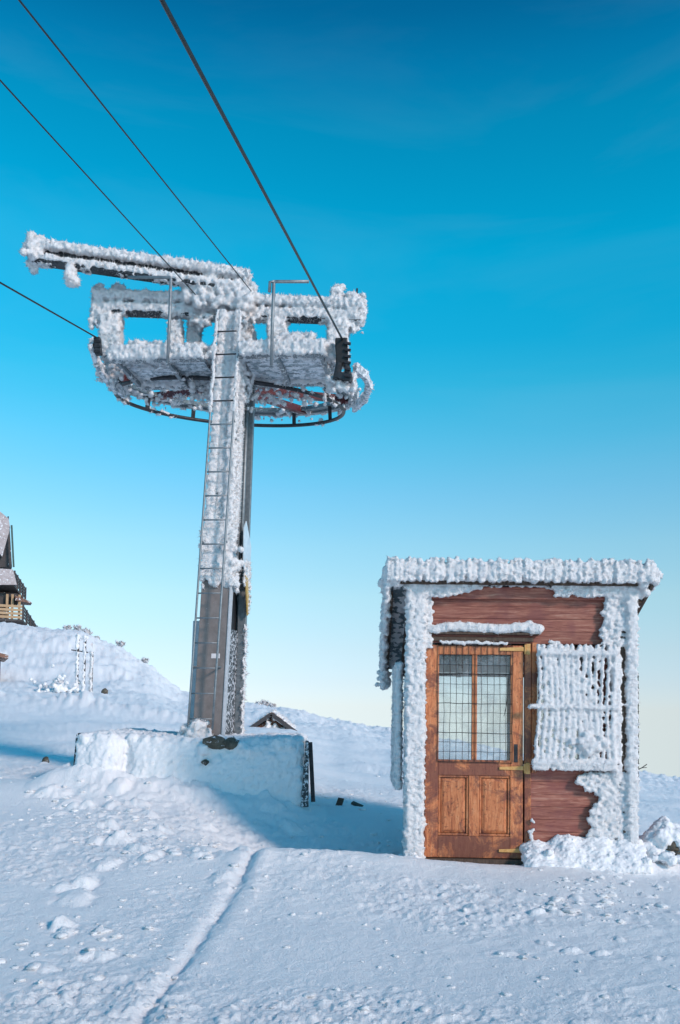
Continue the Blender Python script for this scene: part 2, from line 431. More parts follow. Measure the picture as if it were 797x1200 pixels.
# ------------------------------------------------------------------ ground (one sheet out past the horizon)
COLS = np.array([-500, -250, 0, 50, 90, 130, 170, 215, 300, 340, 400, 460, 520, 640, 797, 1100, 1500], float)
ROWS = {  # depth -> photograph row at each column
    20.0: [850, 856, 862, 863, 864, 865, 867, 869, 876, 884, 896, 904, 912, 928, 948, 985, 1010],
    34.0: [772, 792, 812, 815, 817, 820, 824, 834, 846, 850, 860, 870, 880, 901, 926, 970, 1000],
    42.0: [745, 762, 796, 800, 802, 806, 812, 826, 839, 843, 853, 864, 875, 896, 921, 966, 998],
    58.0: [700, 715, 736, 741, 742, 760, 784, 815, 829, 834, 846, 858, 868, 889, 915, 962, 996],
    75.0: [745, 755, 765, 770, 775, 790, 812, 838, 850, 856, 866, 880, 890, 910, 934, 978, 1008],
    140.0: [900, 900, 900, 900, 905, 910, 915, 925, 930, 935, 945, 955, 962, 975, 990, 1020, 1040],
    5000.0: [1010] * 17}
NEAR = {  # depth -> height (m) relative to the eye
    -4000.0: [-900.0] * 17, -200.0: [-22.0] * 17, -30.0: [-2.6] * 17, 0.0: [-1.62] * 17,
    4.3: [-1.50] * 17,
    6.2: [-1.38, -1.38, -1.38, -1.38, -1.38, -1.38, -1.38, -1.38, -1.37, -1.37, -1.38, -1.40, -1.41, -1.42, -1.43, -1.5, -1.6],
    7.9: [-1.18, -1.20, -1.22, -1.22, -1.22, -1.22, -1.22, -1.22, -1.20, -1.20, -1.22, -1.25, -1.29, -1.32, -1.40, -1.6, -1.8],
    9.6: [-1.00, -1.04, -1.08, -1.08, -1.08, -1.08, -1.10, -1.14, -1.28, -1.34, -1.40, -1.42, -1.42, -1.42, -1.46, -1.7, -1.95],
    11.6: [-0.78, -0.82, -0.86, -0.88, -0.92, -0.94, -0.98, -1.02, -1.08, -1.10, -1.14, -1.20, -1.3, -1.4, -1.55, -1.8, -2.1]}
depths = sorted(list(ROWS) + list(NEAR))
ZT = []
for d_ in depths:
    if d_ in NEAR: ZT.append(NEAR[d_])
    else: ZT.append([U(p, q, d_).z for p, q in zip(COLS, ROWS[d_])])
ZT = np.array(ZT); DK = np.array(depths)
def dkey(y): return np.sign(y) * np.log1p(np.abs(y) / 4.0)
DKK = dkey(DK)
def pchip_m(x, y):
    h = np.diff(x); dl = np.diff(y, axis=0) / h[:, None]
    m = np.zeros_like(y); m[0] = dl[0]; m[-1] = dl[-1]
    for i in range(1, len(x) - 1):
        a, b_ = dl[i - 1], dl[i]; w1 = 2 * h[i] + h[i - 1]; w2 = h[i] + 2 * h[i - 1]
        ok = a * b_ > 0
        m[i] = np.where(ok, (w1 + w2) / (w1 / np.where(ok, a, 1) + w2 / np.where(ok, b_, 1)), 0)
    return m
MT = pchip_m(DKK, ZT)
def base_height(x, y):
    px = np.clip(CX + F_PX * x / np.maximum(y, 5.0), COLS[0], COLS[-1])
    ci = np.clip(np.searchsorted(COLS, px) - 1, 0, len(COLS) - 2)
    ct = (px - COLS[ci]) / (COLS[ci + 1] - COLS[ci]); ct = ct * ct * (3 - 2 * ct) * 0.5 + ct * 0.5
    k = dkey(y); ri = np.clip(np.searchsorted(DKK, k) - 1, 0, len(DKK) - 2)
    h = DKK[ri + 1] - DKK[ri]; t = np.clip((k - DKK[ri]) / h, 0, 1)
    def col(c):
        y0, y1, m0, m1 = ZT[ri, c], ZT[ri + 1, c], MT[ri, c], MT[ri + 1, c]
        return (2 * t**3 - 3 * t**2 + 1) * y0 + (t**3 - 2 * t**2 + t) * h * m0 + (-2 * t**3 + 3 * t**2) * y1 + (t**3 - t**2) * h * m1
    return col(ci) * (1 - ct) + col(ci + 1) * ct

def seg_dist(x, y, p0, p1):
    ax, ay = p0; bx, by = p1; L2 = (bx - ax)**2 + (by - ay)**2
    t = ((x - ax) * (bx - ax) + (y - ay) * (by - ay)) / L2
    tc = np.clip(t, 0, 1)
    dx = x - (ax + tc * (bx - ax)); dy = y - (ay + tc * (by - ay))
    side = ((bx - ax) * (y - ay) - (by - ay) * (x - ax)) / math.sqrt(L2)
    return np.hypot(dx, dy), side, t
GD = np.linspace(3.0, 60, 1900)
def gpt(px, py):     # where a sight line meets the base ground
    p1 = U(px, py, 1.0)
    k_ = np.nonzero(p1.z * GD <= base_height(p1.x * GD, GD))[0]
    return p1 * float(GD[k_[0]] if len(k_) else GD[-1])
TRACK = [gpt(160, 1200), gpt(205, 1140), gpt(262, 1058), gpt(308, 992)]
d0_ = (TRACK[0] - TRACK[1]); TRACK = [TRACK[0] + d0_ * 2.2] + TRACK
BERM = [U(-30, 808, 30.0), U(90, 822, 29.0), U(235, 842, 28.0)]
HUT_O = U(482, 1004, 8.5)
TOWER_XY = (-1.55, 12.0)
LUMPS = []
g_ = np.random.default_rng(5)
for (px, py, sp, cnt, r0, r1) in [(100, 940, 26, 10, .07, .15), (135, 965, 30, 12, .06, .13), (175, 985, 34, 12, .05, .12), (90, 1040, 12, 3, .08, .14),
                              (205, 1000, 30, 8, .04, .10), (85, 1140, 26, 5, .04, .08), (60, 1170, 22, 4, .04, .07), (75, 1085, 20, 5, .04, .08), (100, 1115, 10, 3, .03, .06),
                              (220, 945, 60, 10, .05, .12), (300, 950, 50, 8, .05, .12), (700, 1060, 70, 22, .03, .06), (40, 950, 40, 10, .04, .08)]:
    for i in range(cnt):
        q = gpt(px + g_.normal() * sp, py + g_.normal() * sp * 0.45)
        LUMPS.append((q.x, q.y, r0 + (r1 - r0) * g_.random(), 0.2 + 0.3 * g_.random(), g_.random() * 6.28))
def height(x, y):
    z = base_height(x, y)
    r = np.hypot(x, y)
    near = np.clip(1 - (r - 14) / 30, 0, 1)
    z = z + 0.10 * fbm(x * 0.35, y * 0.35, 3, 3) * np.clip(r / 8, 0.25, 1) * np.where(r < 16, 0.45, 1)
    # wind crust: small overlapping plates, stretched across the wind
    u_ = x * 0.86 + y * 0.5; v_ = -x * 0.5 + y * 0.86
    rid = 1 - np.abs(fbm(u_ * 2.2, v_ * 3.6, 4, 21))
    z = z + 0.016 * rid * np.clip(0.35 + fbm(x * 0.5, y * 0.5, 3, 40), 0.15, 1.3)
    pat = np.clip(0.55 + 0.9 * fbm(x * 0.9, y * 0.9, 3, 79) + 0.35 * np.clip(-x - .6, 0, 1), 0.2, 1.15)
    z = z + 0.0085 * fbm(x * 9, y * 9, 4, 61, 0.6) * (0.5 + 0.5 * near) * pat
    z = z + 0.0050 * fbm(x * 26, y * 26, 3, 62, 0.7) * near * pat
    cr = fbm(x * 18, y * 18, 3, 77)
    z = z + 0.016 * np.clip(cr - 0.2, 0, 1) * near * pat
    # the plateau edge and the hollow scoured beside the cabin
    lip = U(400, 998, 8.0)
    e = np.exp(-((x - 0.05) / 1.3)**2)
    z = z + 0.07 * e * np.exp(-((y - 7.95 - 0.1 * x) / 0.28)**2)
    z = z - 0.30 * np.exp(-((x + 0.15) / 1.0)**2 - ((y - 9.05) / 0.62)**2)
    # ski track
    for a, b_ in zip(TRACK[:-1], TRACK[1:]):
        d, s, t = seg_dist(x, y, (a.x, a.y), (b_.x, b_.y))
        wv = 0.012 * fbm(x * 7, y * 7, 2, 90) + .010 * fbm(x * 26, y * 26, 2, 92)
        dep = np.clip(1.0 + 0.55 * fbm(x * 2.5, y * 2.5, 2, 95), 0.35, 1.5)
        on = (t >= -0.001) & (t <= 1.001) & (d < 0.6)
        s_ = s + wv
        z = z + np.where(on, -0.042 * dep * np.exp(-(s_ / 0.04)**2) + 0.017 * dep * np.exp(-((s_ + 0.13) / 0.08)**2) + 0.012 * np.exp(-((s_ - 0.13) / 0.08)**2), 0)
    # ploughed berm across the middle slope
    for a, b_ in zip(BERM[:-1], BERM[1:]):
        d, s, t = seg_dist(x, y, (a.x, a.y), (b_.x, b_.y))
        z = z + np.exp(-(d / 0.9)**2) * (0.13 + 0.12 * np.abs(fbm(x * 2.2, y * 2.2, 4, 8, .6)))
    # kicked-up lumps and footprints
    for lx, ly, lr, lh, la in LUMPS:
        m_ = (np.abs(x - lx) < lr * 3) & (np.abs(y - ly) < lr * 3)
        if m_.any():
            xx, yy = x[m_] - lx, y[m_] - ly
            an = np.arctan2(yy, xx); q = np.hypot(xx, yy) / (lr * (1 + 0.25 * np.sin(2 * an + la) + 0.12 * np.sin(5 * an + la * 3)))
            z[m_] += lr * lh * (np.exp(-q**4) - 0.35 * np.exp(-((q - 1.35) / 0.35)**2))
    # far rough snow on the mound
    far = np.clip((r - 24) / 14, 0, 1)
    z = z + far * (0.08 * np.abs(fbm(x * 1.8, y * 1.8, 4, 33, .65)) + 0.16 * fbm(x * 0.3, y * 0.3, 4, 34) * np.clip((r - 34) / 10, 0, 1))
    rocky = np.clip((-x - 6) / 6, 0, 1) * np.clip((r - 40) / 8, 0, 1) * np.clip((110 - r) / 30, 0, 1)
    z = z + rocky * (0.10 * fbm(x * 0.7, y * 0.7, 3, 55, 0.6) + 0.07 * np.clip(fbm(x * 3.4, y * 3.4, 4, 56, 0.75), -0.1, 1.2))
    rt = np.clip((r - 45) / 10, 0, 1) * np.clip((80 - r) / 15, 0, 1)
    z = z + rt * 0.10 * np.abs(fbm(x * 1.3, y * 1.3, 4, 91, 0.7))
    # drifts against the cabin and the tower block
    hx, hy = x - HUT_O.x, y - HUT_O.y
    dr = np.exp(-((hy + 0.02) / 0.26)**2)
    z = z + dr * (0.17 * np.clip((hx - 1.02) / 0.12, 0, 1) * np.clip((2.6 - hx) / 0.5, 0, 1)) * (1 + 0.25 * fbm(x * 5, y * 5, 3, 12))
    z = z + 0.05 * np.exp(-((hx + 0.05) / 0.12)**2 - (hy / 0.25)**2)
    z = z + 0.16 * np.exp(-((x + 2.9) / 1.3)**2 - ((y - 10.75) / 0.55)**2) + 0.08 * np.exp(-((x + 1.0) / 0.8)**2 - ((y - 10.6) / 0.4)**2)
    fr_ = np.clip((x + 3.7) / .5, 0, 1) * np.clip((-0.15 - x) / .6, 0, 1)
    z = z + fr_ * np.exp(-((y - 10.95) / 0.42)**2) * (0.17 + 0.10 * fbm(x * 1.7, y * 1.7, 3, 17) + 0.03 * fbm(x * 7, y * 7, 3, 18))
    z = z + 0.16 * np.exp(-((hx - 2.55) / 0.42)**2 - ((hy - 0.15) / 0.45)**2) * (1 + 0.5 * fbm(x * 6, y * 6, 3, 14))
    return z
RR = np.concatenate([[0.0], np.geomspace(0.6, 3.4, 30)[:-1], np.geomspace(3.4, 16, 480)[:-1], np.geomspace(16, 110, 190)[:-1], np.geomspace(110, 6000, 40)])
fine = np.linspace(R(-26), R(26), 530)
AA = np.concatenate([fine, np.linspace(R(26), R(334), 80)[1:-1]])
xx = RR[:, None] * np.sin(AA)[None]; yy = RR[:, None] * np.cos(AA)[None]
zz = height(xx.ravel().copy(), yy.ravel().copy())
nr, na = len(RR), len(AA)
ii, jj = np.meshgrid(np.arange(nr - 1), np.arange(na), indexing='ij'); j2 = (jj + 1) % na
quads = np.stack([ii * na + jj, ii * na + j2, (ii + 1) * na + j2, (ii + 1) * na + jj], -1).reshape(-1, 4)[:, ::-1]
me = mesh_np('snow_ground', np.stack([xx.ravel(), yy.ravel(), zz], 1), quads[:, ::-1]); 
bm = bmesh.new(); bm.from_mesh(me); bmesh.ops.remove_doubles(bm, verts=bm.verts, dist=1e-6); bm.normal_update()
if sum(f.normal.z for f in list(bm.faces)[5000:5200]) < 0: bmesh.ops.reverse_faces(bm, faces=bm.faces)
bm.to_mesh(me); bm.free(); smooth(me)
ground = link('snow_ground', me, M['snow']); ground['kind'] = 'structure'
def gz(x, y): return float(height(np.array([float(x)]), np.array([float(y)]))[0])

# loose crust fragments lying on the snow
iv, jf = ICO2
cv, cf = [], []
gg = np.random.default_rng(3); nc = 1000
cxs, cys = [], []
for i in range(nc):
    rr_ = 3.8 + 9.0 * gg.random()**1.3; an = R(-24 + 48 * gg.random())
    cxs.append(rr_ * math.sin(an)); cys.append(rr_ * math.cos(an))
for (px, py, sp, cnt) in [(150, 970, 45, 160), (90, 950, 30, 80), (210, 1000, 35, 80), (90, 1100, 60, 60), (330, 995, 60, 80), (700, 1050, 50, 160), (680, 1010, 40, 90), (410, 920, 40, 60)]:
    for i in range(cnt):
        q = gpt(px + gg.normal() * sp, min(py + gg.normal() * sp * 0.35, 1190)); cxs.append(q.x); cys.append(q.y)
cxs = np.array(cxs); cys = np.array(cys)
inside_hut = (cxs > HUT_O.x - 0.1) & (cxs < HUT_O.x + 2.2) & (cys > HUT_O.y - 0.02) & (cys < HUT_O.y + 1.7)
cxs, cys = cxs[~inside_hut], cys[~inside_hut]
czs = height(cxs.copy(), cys.copy())
for i in range(len(cxs)):
    s = 0.004 + 0.017 * gg.random()**4 * (1.5 if i > nc else 0.8)
    v = iv * (1 + 0.22 * gg.normal(size=(len(iv), 1))) * s * np.array([1 + gg.random(), 1 + gg.random(), 0.65])
    a = gg.random() * 6.28; ca, sa = math.cos(a), math.sin(a)
    v = np.stack([v[:, 0] * ca - v[:, 1] * sa, v[:, 0] * sa + v[:, 1] * ca, v[:, 2]], 1) + np.array([cxs[i], cys[i], czs[i] + s * 0.2])
    cf.append(jf + len(iv) * i); cv.append(v)
me = mesh_np('snow_clods', np.concatenate(cv), np.concatenate(cf)); smooth(me)
tag(link('snow_clods', me, M['snow']), 'small broken crumbs of wind crust strewn over the snow field', 'snow crumbs', kind='stuff')

# ------------------------------------------------------------------ timber lift cabin
HUT_YAW = R(-1.7)
HS = 123.5                       # photograph pixels per metre on the front wall
def hu(px): return (px - 482) / HS
def hz(py): return (1004 - py) / HS
hut = thing('lift_cabin', 'small red-brown timber cabin crusted with rime, orange door in front', 'cabin', loc=HUT_O)
hut.rotation_euler = (0, 0, HUT_YAW)
W_, DEP = 2.06, 1.50
def roofz(w): return 2.61 - 0.42 * (w + 0.10)      # underside of the roof at depth w
# openings of the front wall: (u0,u1,z0,z1)
DOOR = (0.115, 1.055, -0.3, 2.035); WIN = (1.13, 1.72, 0.90, 1.98)
fw = MB().box((0.02, 0.050, -0.35), (0.06, 0.075, 2.48)).build('front_wall', M['dark_wood'], hut)
BH = 0.118
z = -0.34; ib = 0
def board(u0, u1, z0, z1):
    dz = random.uniform(-0.0008, 0.0008); y0 = random.uniform(-0.004, 0.004)
    MB().box((u0, 0.012 + y0, z0 + 0.0012 + dz), (u1, 0.048, z1 - 0.0012 + dz)).build('board', M['boards'], fw, bevel=0.002)
while z < 2.50:
    z1 = min(z + BH, 2.53)
    segs = [(0.0, W_)]
    for (a, b_, c0, c1) in (DOOR, WIN):
        if z1 > c0 + 0.02 and z < c1 - 0.02:
            ns = []
            for s0, s1 in segs:
                if s0 < a: ns.append((s0, min(s1, a)))
                if s1 > b_: ns.append((max(s0, b_), s1))
            segs = ns
    for s0, s1 in segs: board(s0, s1, z, z1)
    z = z1
# side walls of boards, back wall with a wide window
for side, x0, x1 in (('left_wall', 0.0, 0.03), ('right_wall', W_ - 0.03, W_)):
    sw = MB().box((x0 + (0.031 if side[0] == 'l' else -0.016), 0.05, -0.35), (x1 + (0.016 if side[0] == 'l' else -0.031), DEP - 0.05, 1.95)).build(side, M['dark_wood'], hut)
    z = -0.34
    while z < 2.5:
        z1 = z + BH
        wmax = min(DEP - 0.04, (2.52 - z1) / 0.42 - 0.10)
        if wmax > 0.12:
            MB().box((x0, 0.053, z + 0.003), (x1, wmax, z1 - 0.003)).build('board', M['boards'], sw)
        z = z1
bw = MB().box((0.035, DEP - 0.035, -0.35), (W_ - 0.035, DEP, 0.80)).build('back_wall', M['boards'], hut)
MB().box((0.035, DEP - 0.035, 0.805), (0.16, DEP, 1.86)).build('board', M['boards'], bw)
MB().box((W_ - 0.16, DEP - 0.035, 0.805), (W_ - 0.035, DEP, 1.86)).build('board', M['boards'], bw)
bwin = MB().box((0.165, DEP - 0.05, 0.805), (W_ - 0.165, DEP - 0.005, 0.85)).box((0.165, DEP - 0.05, 1.77), (W_ - 0.165, DEP - 0.005, 1.81)).box((1.12, DEP - 0.045, 0.85), (1.15, DEP - 0.01, 1.77)).build('back_window', M['dark_wood'], hut)
MB().box((0.17, DEP - 0.026, 0.852), (W_ - 0.17, DEP - 0.021, 1.768)).build('pane', M['glass'], bwin)
MB().box((0.04, DEP - 0.068, 1.812), (W_ - 0.04, DEP - 0.052, 1.90)).build('lining', M['label'], bw)  # pale panel added to lighten the dim interior above the back window
MB().box((0.03, 0.08, -0.06), (W_ - 0.03, DEP - 0.06, -0.01)).build('floor', M['dark_wood'], hut)
# corner posts and top plate
for x0, x1 in ((-0.055, 0.085), (W_ - 0.135, W_ + 0.015)):
    MB().box((x0, -0.045, -0.35), (x1, 0.008, 2.56)).build('corner_post', M['dark_wood'], hut, bevel=0.006)
MB().box((0.09, -0.03, 2.44), (W_ - 0.14, 0.006, 2.555)).build('top_plate', M['boards'], hut, bevel=0.005)
# roof: boards on rafters, sloping to the back
RX0, RX1, RW0, RW1 = -0.225, W_ + 0.13, -0.10, DEP + 0.20
def roofpt(x, w, t=0.0): return (x, w, roofz(w) + t)
roof = MB().hexa([roofpt(RX0, RW0), roofpt(RX1, RW0), roofpt(RX1, RW1), roofpt(RX0, RW1), roofpt(RX0, RW0, .05), roofpt(RX1, RW0, .05), roofpt(RX1, RW1, .05), roofpt(RX0, RW1, .05)]).build('roof', M['teal_steel'], hut)
for x in (-0.22, -0.03, 0.6, 1.2, 1.75, W_ - 0.03, W_ + 0.09):
    a, b_ = (Vector(roofpt(x, 0.09, -0.052)), Vector(roofpt(x, RW1 - 0.03, -0.052)))
    MB().bar(a, b_, 0.05, 0.10).build('rafter', M['dark_wood'], roof)
MB().box((RX0 - 0.01, RW0 - 0.035, 2.56), (RX1 + 0.01, RW0 - 0.005, 2.69)).build('fascia_board', M['dark_wood'], roof)
for x in (RX0 - 0.02, RX1 + 0.02):
    a, b_ = (Vector(roofpt(x, RW0 - .02, 0.0)), Vector(roofpt(x, RW1, 0.0)))
    MB().bar(a, b_, 0.03, 0.14).build('barge_board', M['dark_wood'], roof)

# --- door
D0, D1, DZ0, DZ1 = hu(497), hu(610.5), hz(1004), hz(757)
DY0, DY1 = -0.002, 0.046
st = 0.105
pz0, pz1 = hz(891), hz(768)             # glazed part
pl = [(hu(512.5), hu(551)), (hu(557), hu(596))]
door = MB().box((D0, DY1 - 0.012, DZ0), (D1, DY1 - 0.006, pz0 - 0.02)).build('door', M['door'], hut)
def dpart(name, a, b_, mat=M['door'], bev=0.004):
    return MB().box(a, b_).build(name, mat, door, bevel=bev)
dpart('stile', (D0, DY0, DZ0), (pl[0][0], DY1 + .002, DZ1), M['door_worn']); dpart('stile', (pl[1][1], DY0, DZ0), (D1, DY1 + .002, DZ1))
dpart('rail', (pl[0][0] + .001, DY0 + .002, pz1), (pl[1][1] - .001, DY1, DZ1))
dpart('rail', (pl[0][0] + .001, DY0 + .002, hz(909)), (pl[1][1] - .001, DY1, pz0), M['door_worn'])
dpart('rail', (pl[0][0] + .001, DY0 + .002, DZ0), (pl[1][1] - .001, DY1, hz(979)), M['door_worn'])
dpart('mullion', (pl[0][1], DY0 + .001, pz0 + .001), (pl[1][0], DY1, pz1 - .001))
dpart('muntin', (hu(548), DY0 + .001, hz(979) + .001), (hu(560), DY1 - .014, hz(909) - .001))
for a, b_ in ((hu(512.5), hu(548)), (hu(560), hu(596))):
    for q in ((a + .001, b_ - .001, hz(979) + .001, hz(979) + .022), (a + .001, b_ - .001, hz(909) - .022, hz(909) - .001)):
        dpart('moulding', (q[0], DY0 + .010, q[2]), (q[1], DY1 - .014, q[3]), bev=0.006)
    for q in ((a + .001, a + .022), (b_ - .022, b_ - .001)):
        dpart('moulding', (q[0], DY0 + .010, hz(979) + .023), (q[1], DY1 - .014, hz(909) - .023), bev=0.006)
    c_ = MB(); i0, i1, k0, k1 = a + .026, b_ - .026, hz(979) + .027, hz(909) - .027
    y_a, y_b, e = DY0 + .026, DY0 + .012, .03
    c_.add([(i0, y_a, k0), (i1, y_a, k0), (i1, y_a, k1), (i0, y_a, k1), (i0 + e, y_b, k0 + e), (i1 - e, y_b, k0 + e), (i1 - e, y_b, k1 - e), (i0 + e, y_b, k1 - e)],
           [(0, 1, 5, 4), (1, 2, 6, 5), (2, 3, 7, 6), (3, 0, 4, 7), (4, 5, 6, 7)])
    c_.build('panel', M['door'], door)
for a, b_ in pl:
    dpart('pane', (a + .002, DY0 + .028, pz0 + .002), (b_ - .002, DY0 + .032, pz1 - .002), M['glass'], 0)
# wire grille in front of the panes
gx0, gx1, gz0, gz1 = hu(511), hu(598), hz(893), hz(757.5)
def wobble(a, b_, n=7, s=0.004):
    a, b_ = Vector(a), Vector(b_)
    return [a.lerp(b_, i / n) + Vector((random.uniform(-s, s), random.uniform(-.002, .002), random.uniform(-s, s))) * (0 < i < n) for i in range(n + 1)]
nvw = 13
for i in range(nvw):
    x = gx0 + (gx1 - gx0) * i / (nvw - 1)
    MB().tube(wobble((x, DY0 - .006, gz0), (x, DY0 - .006, gz1)), 0.0026, 5).build('grille_wire', M['wire'], door)
zl = np.linspace(gz0, gz1, 13)
for i, zv in enumerate(zl):
    MB().tube(wobble((gx0, DY0 - .011, zv), (gx1, DY0 - .011, zv + random.uniform(-.008, .008))), 0.0034 if i % 3 == 0 else 0.0020, 5).build('grille_wire', M['wire'], door)
MB().tube(wobble((hu(588), DY0 - .014, hz(840)), (hu(597), DY0 - .014, hz(780)), 5, .006), 0.003, 5).build('grille_wire', M['wire'], door)
for py in (761.5, 900, 995):      # strap hinges
    zc = hz(py); h_ = MB().bar((hu(583), DY0 - .008, zc), (hu(611), DY0 - .008, zc + .004), 0.010, 0.026, w1=0.010, h1=0.040).tube([(hu(612.5), DY0 - .012, zc - .045), (hu(612.5), DY0 - .012, zc + .045)], 0.011, 8)
    if py < 950: h_.box((hu(613.8), DY0 - .014, zc - .05), (hu(618.5), DY0 - .006, zc + .055))
    h_.build('hinge', M['brass'], door, bevel=0.002)
for f_ in (0.25, 0.5, 0.75):
    pass
MB().box((hu(600), DY0 - .005, hz(893)), (hu(604.5), DY0 - .0005, hz(872))).tube([(hu(602.2), DY0 - .008, hz(883)), (hu(602.2), DY0 - .004, hz(883))], 0.008, 10).build('lock_plate', M['dark_steel'], door, bevel=0.002)
# jambs, lintel board, threshold
frame = MB().box((hu(612.5), -0.004, -0.05), (hu(620), 0.06, 2.02)).build('door_frame', M['door_worn'], hut, bevel=0.004)
MB().box((hu(620.4), -0.016, hz(905)), (hu(626.5), 0.05, 2.03)).build('jamb', M['door'], frame, bevel=0.005)
MB().box((hu(489), -0.004, -0.05), (hu(496.4), 0.06, 2.02)).build('jamb', M['boards'], frame, bevel=0.004)
MB().box((hu(490), -0.020, 2.037), (hu(622), 0.011, 2.075)).build('lintel', M['dark_wood'], frame, bevel=0.004)
MB().box((hu(500), -0.055, 2.10), (hu(628), 0.011, 2.118)).build('drip_board', M['dark_wood'], frame, bevel=0.003)
MB().box((hu(492), -0.05, -0.05), (hu(612), 0.06, -0.006)).build('threshold', M['dark_wood'], frame)

# --- front window behind a rimed bar grille
wind = MB().box((WIN[0], 0.01, WIN[2]), (WIN[0] + .04, 0.045, WIN[3])).box((WIN[1] - .04, 0.01, WIN[2]), (WIN[1], 0.045, WIN[3])).box((WIN[0] + .041, 0.01, WIN[2]), (WIN[1] - .041, 0.045, WIN[2] + .04)).box((WIN[0] + .041, 0.01, WIN[3] - .04), (WIN[1] - .041, 0.045, WIN[3])).build('front_window', M['dark_wood'], hut, bevel=0.003)
MB().box((WIN[0] + .041, 0.028, WIN[2] + .041), (WIN[1] - .041, 0.033, WIN[3] - .041)).build('pane', M['glass'], wind)
BY = -0.085
bars_u = np.linspace(hu(626), hu(712), 14)
for u_ in bars_u:
    MB().tube([(u_ - .02 * 0, BY, hz(899)), (u_ + .004, BY, hz(757))], 0.007, 6).build('grille_bar', M['dark_steel'], wind)
for py, x0, x1 in ((766, 627, 716), (828, 614, 718), (892, 619, 718)):
    MB().box((hu(x0), BY - .020, hz(py) - .012), (hu(x1), BY - .0085, hz(py) + .012)).build('grille_rail', M['dark_steel'], wind)
for x in (629, 712):
    for py in (766, 892):
        MB().tube([(hu(x), BY, hz(py) - .02), (hu(x), 0.02, hz(py) - .02)], 0.008, 6).build('bracket', M['dark_steel'], wind)
# side window grilles
for name, xs, mat in (('side_grille', W_ + 0.095, M['wire']), ('side_grille', -0.12, M['dark_steel'])):
    sg = MB().box((xs - .006, 0.22, 0.66), (xs + .006, 0.23, 2.0 if xs > 0 else 1.78)).box((xs - .006, 1.2, 0.66), (xs + .006, 1.21, 1.75)).build(name, mat, hut)
    zt = np.arange(0.68, 1.78, 0.055)
    for zv in zt: MB().tube([(xs, 0.10, zv), (xs, 1.25, zv)], 0.0035, 5).build('grille_wire', mat, sg)
    for wv in np.arange(0.12, 1.25, 0.11): MB().tube([(xs, wv, 0.64), (xs, wv, 1.76)], 0.0035, 5).build('grille_wire', mat, sg)
    for wv in (0.225, 1.205):
        for zv in (0.72, 1.72): MB().tube([(xs, wv, zv), (W_ - .01 if xs > 0 else 0.01, wv, zv)], 0.006, 5).build('bracket', mat, sg)
MB().tube([(W_ + .045, 0.15, 0.80), (W_ + .065, 0.13, 0.83), (W_ + .12, 0.1, 0.86), (W_ + .165, 0.09, 0.895)], 0.0045, 5).tube([(W_ + .12, 0.1, 0.86), (W_ + .16, 0.08, 0.865)], 0.003, 5).build('bent_wire', M['wire'], hut)

# --- rime on the cabin
def scatter(rm, u0, u1, z0, z1, test, step, r0, r1, y=-0.01, flat=0.8, yj=0.02):
    for u_ in np.arange(u0, u1, step):
        for z_ in np.arange(z0, z1, step):
            uu, zz_ = u_ + rng.normal() * step * .35, z_ + rng.normal() * step * .35
            if test is None or test(uu, zz_):
                r = r0 + (r1 - r0) * rng.random()**1.5
                rm.blob((uu, y - rng.random() * yj, zz_), (r * 1.1, r, r * flat))
nz = lambda a, b_, s, f: float(vnoise(np.array([a * f]), np.array([b_ * f]), s)[0])
rm = Rime()
# roof edge: standing ribs, side by side
rm.boxes(MB().box((RX0 - .02, RW0 - .075, 2.60), (RX1 + .02, RW0 + .02, 2.76)))
x = RX0 - 0.03
while x < RX1 + 0.035:
    wd = 0.020 + 0.018 * rng.random(); top = 2.785 + 0.010 * rng.normal(); bot = 2.575 + 0.018 * rng.random()
    fwd = RW0 - 0.085 - 0.022 * rng.random()
    rm.blob((x, fwd, (top + bot) / 2), (wd * 1.05, 0.045, (top - bot) / 2))
    for zc in np.arange(bot, top + .01, 0.018):
        rm.blob((x + rng.normal() * .007, fwd - .008 + rng.normal() * .012, zc), (wd * (0.55 + .35 * rng.random()), 0.035, 0.013))
    x += wd * 1.6
for x in np.arange(RX0, RX1, 0.09):      # blanket on top of the roof
    for w in np.arange(RW0 - .03, RW1, 0.10):
        rm.blob((x + rng.normal() * .02, w, roofz(w) + 0.06), (0.09, 0.09, 0.055 + 0.03 * rng.random()))
for sx in (RX0 - 0.03, RX1 + 0.03):      # roof sides and what hangs off them
    for w in np.arange(RW0 - .05, RW1, 0.035):
        drop = (0.10 + 0.10 * rng.random()) if sx < 0 else (0.05 if w < -.02 else -.05)
        for q in np.arange(-drop, 0.09, 0.03):
            rm.blob((sx + rng.normal() * .012, w, roofz(w) + q), (0.030 if sx < 0 else .018, 0.03, 0.03))
for x, w in ((RX0 + .02, RW0 - .03), (RX1 - .0, RW0 - .03)):   # corner lumps
    for i in range(22): rm.blob((x + rng.normal() * .035, w + rng.normal() * .03, 2.66 + rng.normal() * .045), 0.05)
for i in range(14): rm.blob((RX1 - 0.06 + rng.normal() * .05, RW0 + rng.random() * .12, 2.55 + rng.normal() * .04), 0.042)
# hanging strip at the low back corner, left
for i in range(60): rm.blob((RX0 - .01 + rng.normal() * .03, RW1 - rng.random() * .35, roofz(RW1) - 0.02 - rng.random() * 0.2), 0.032)
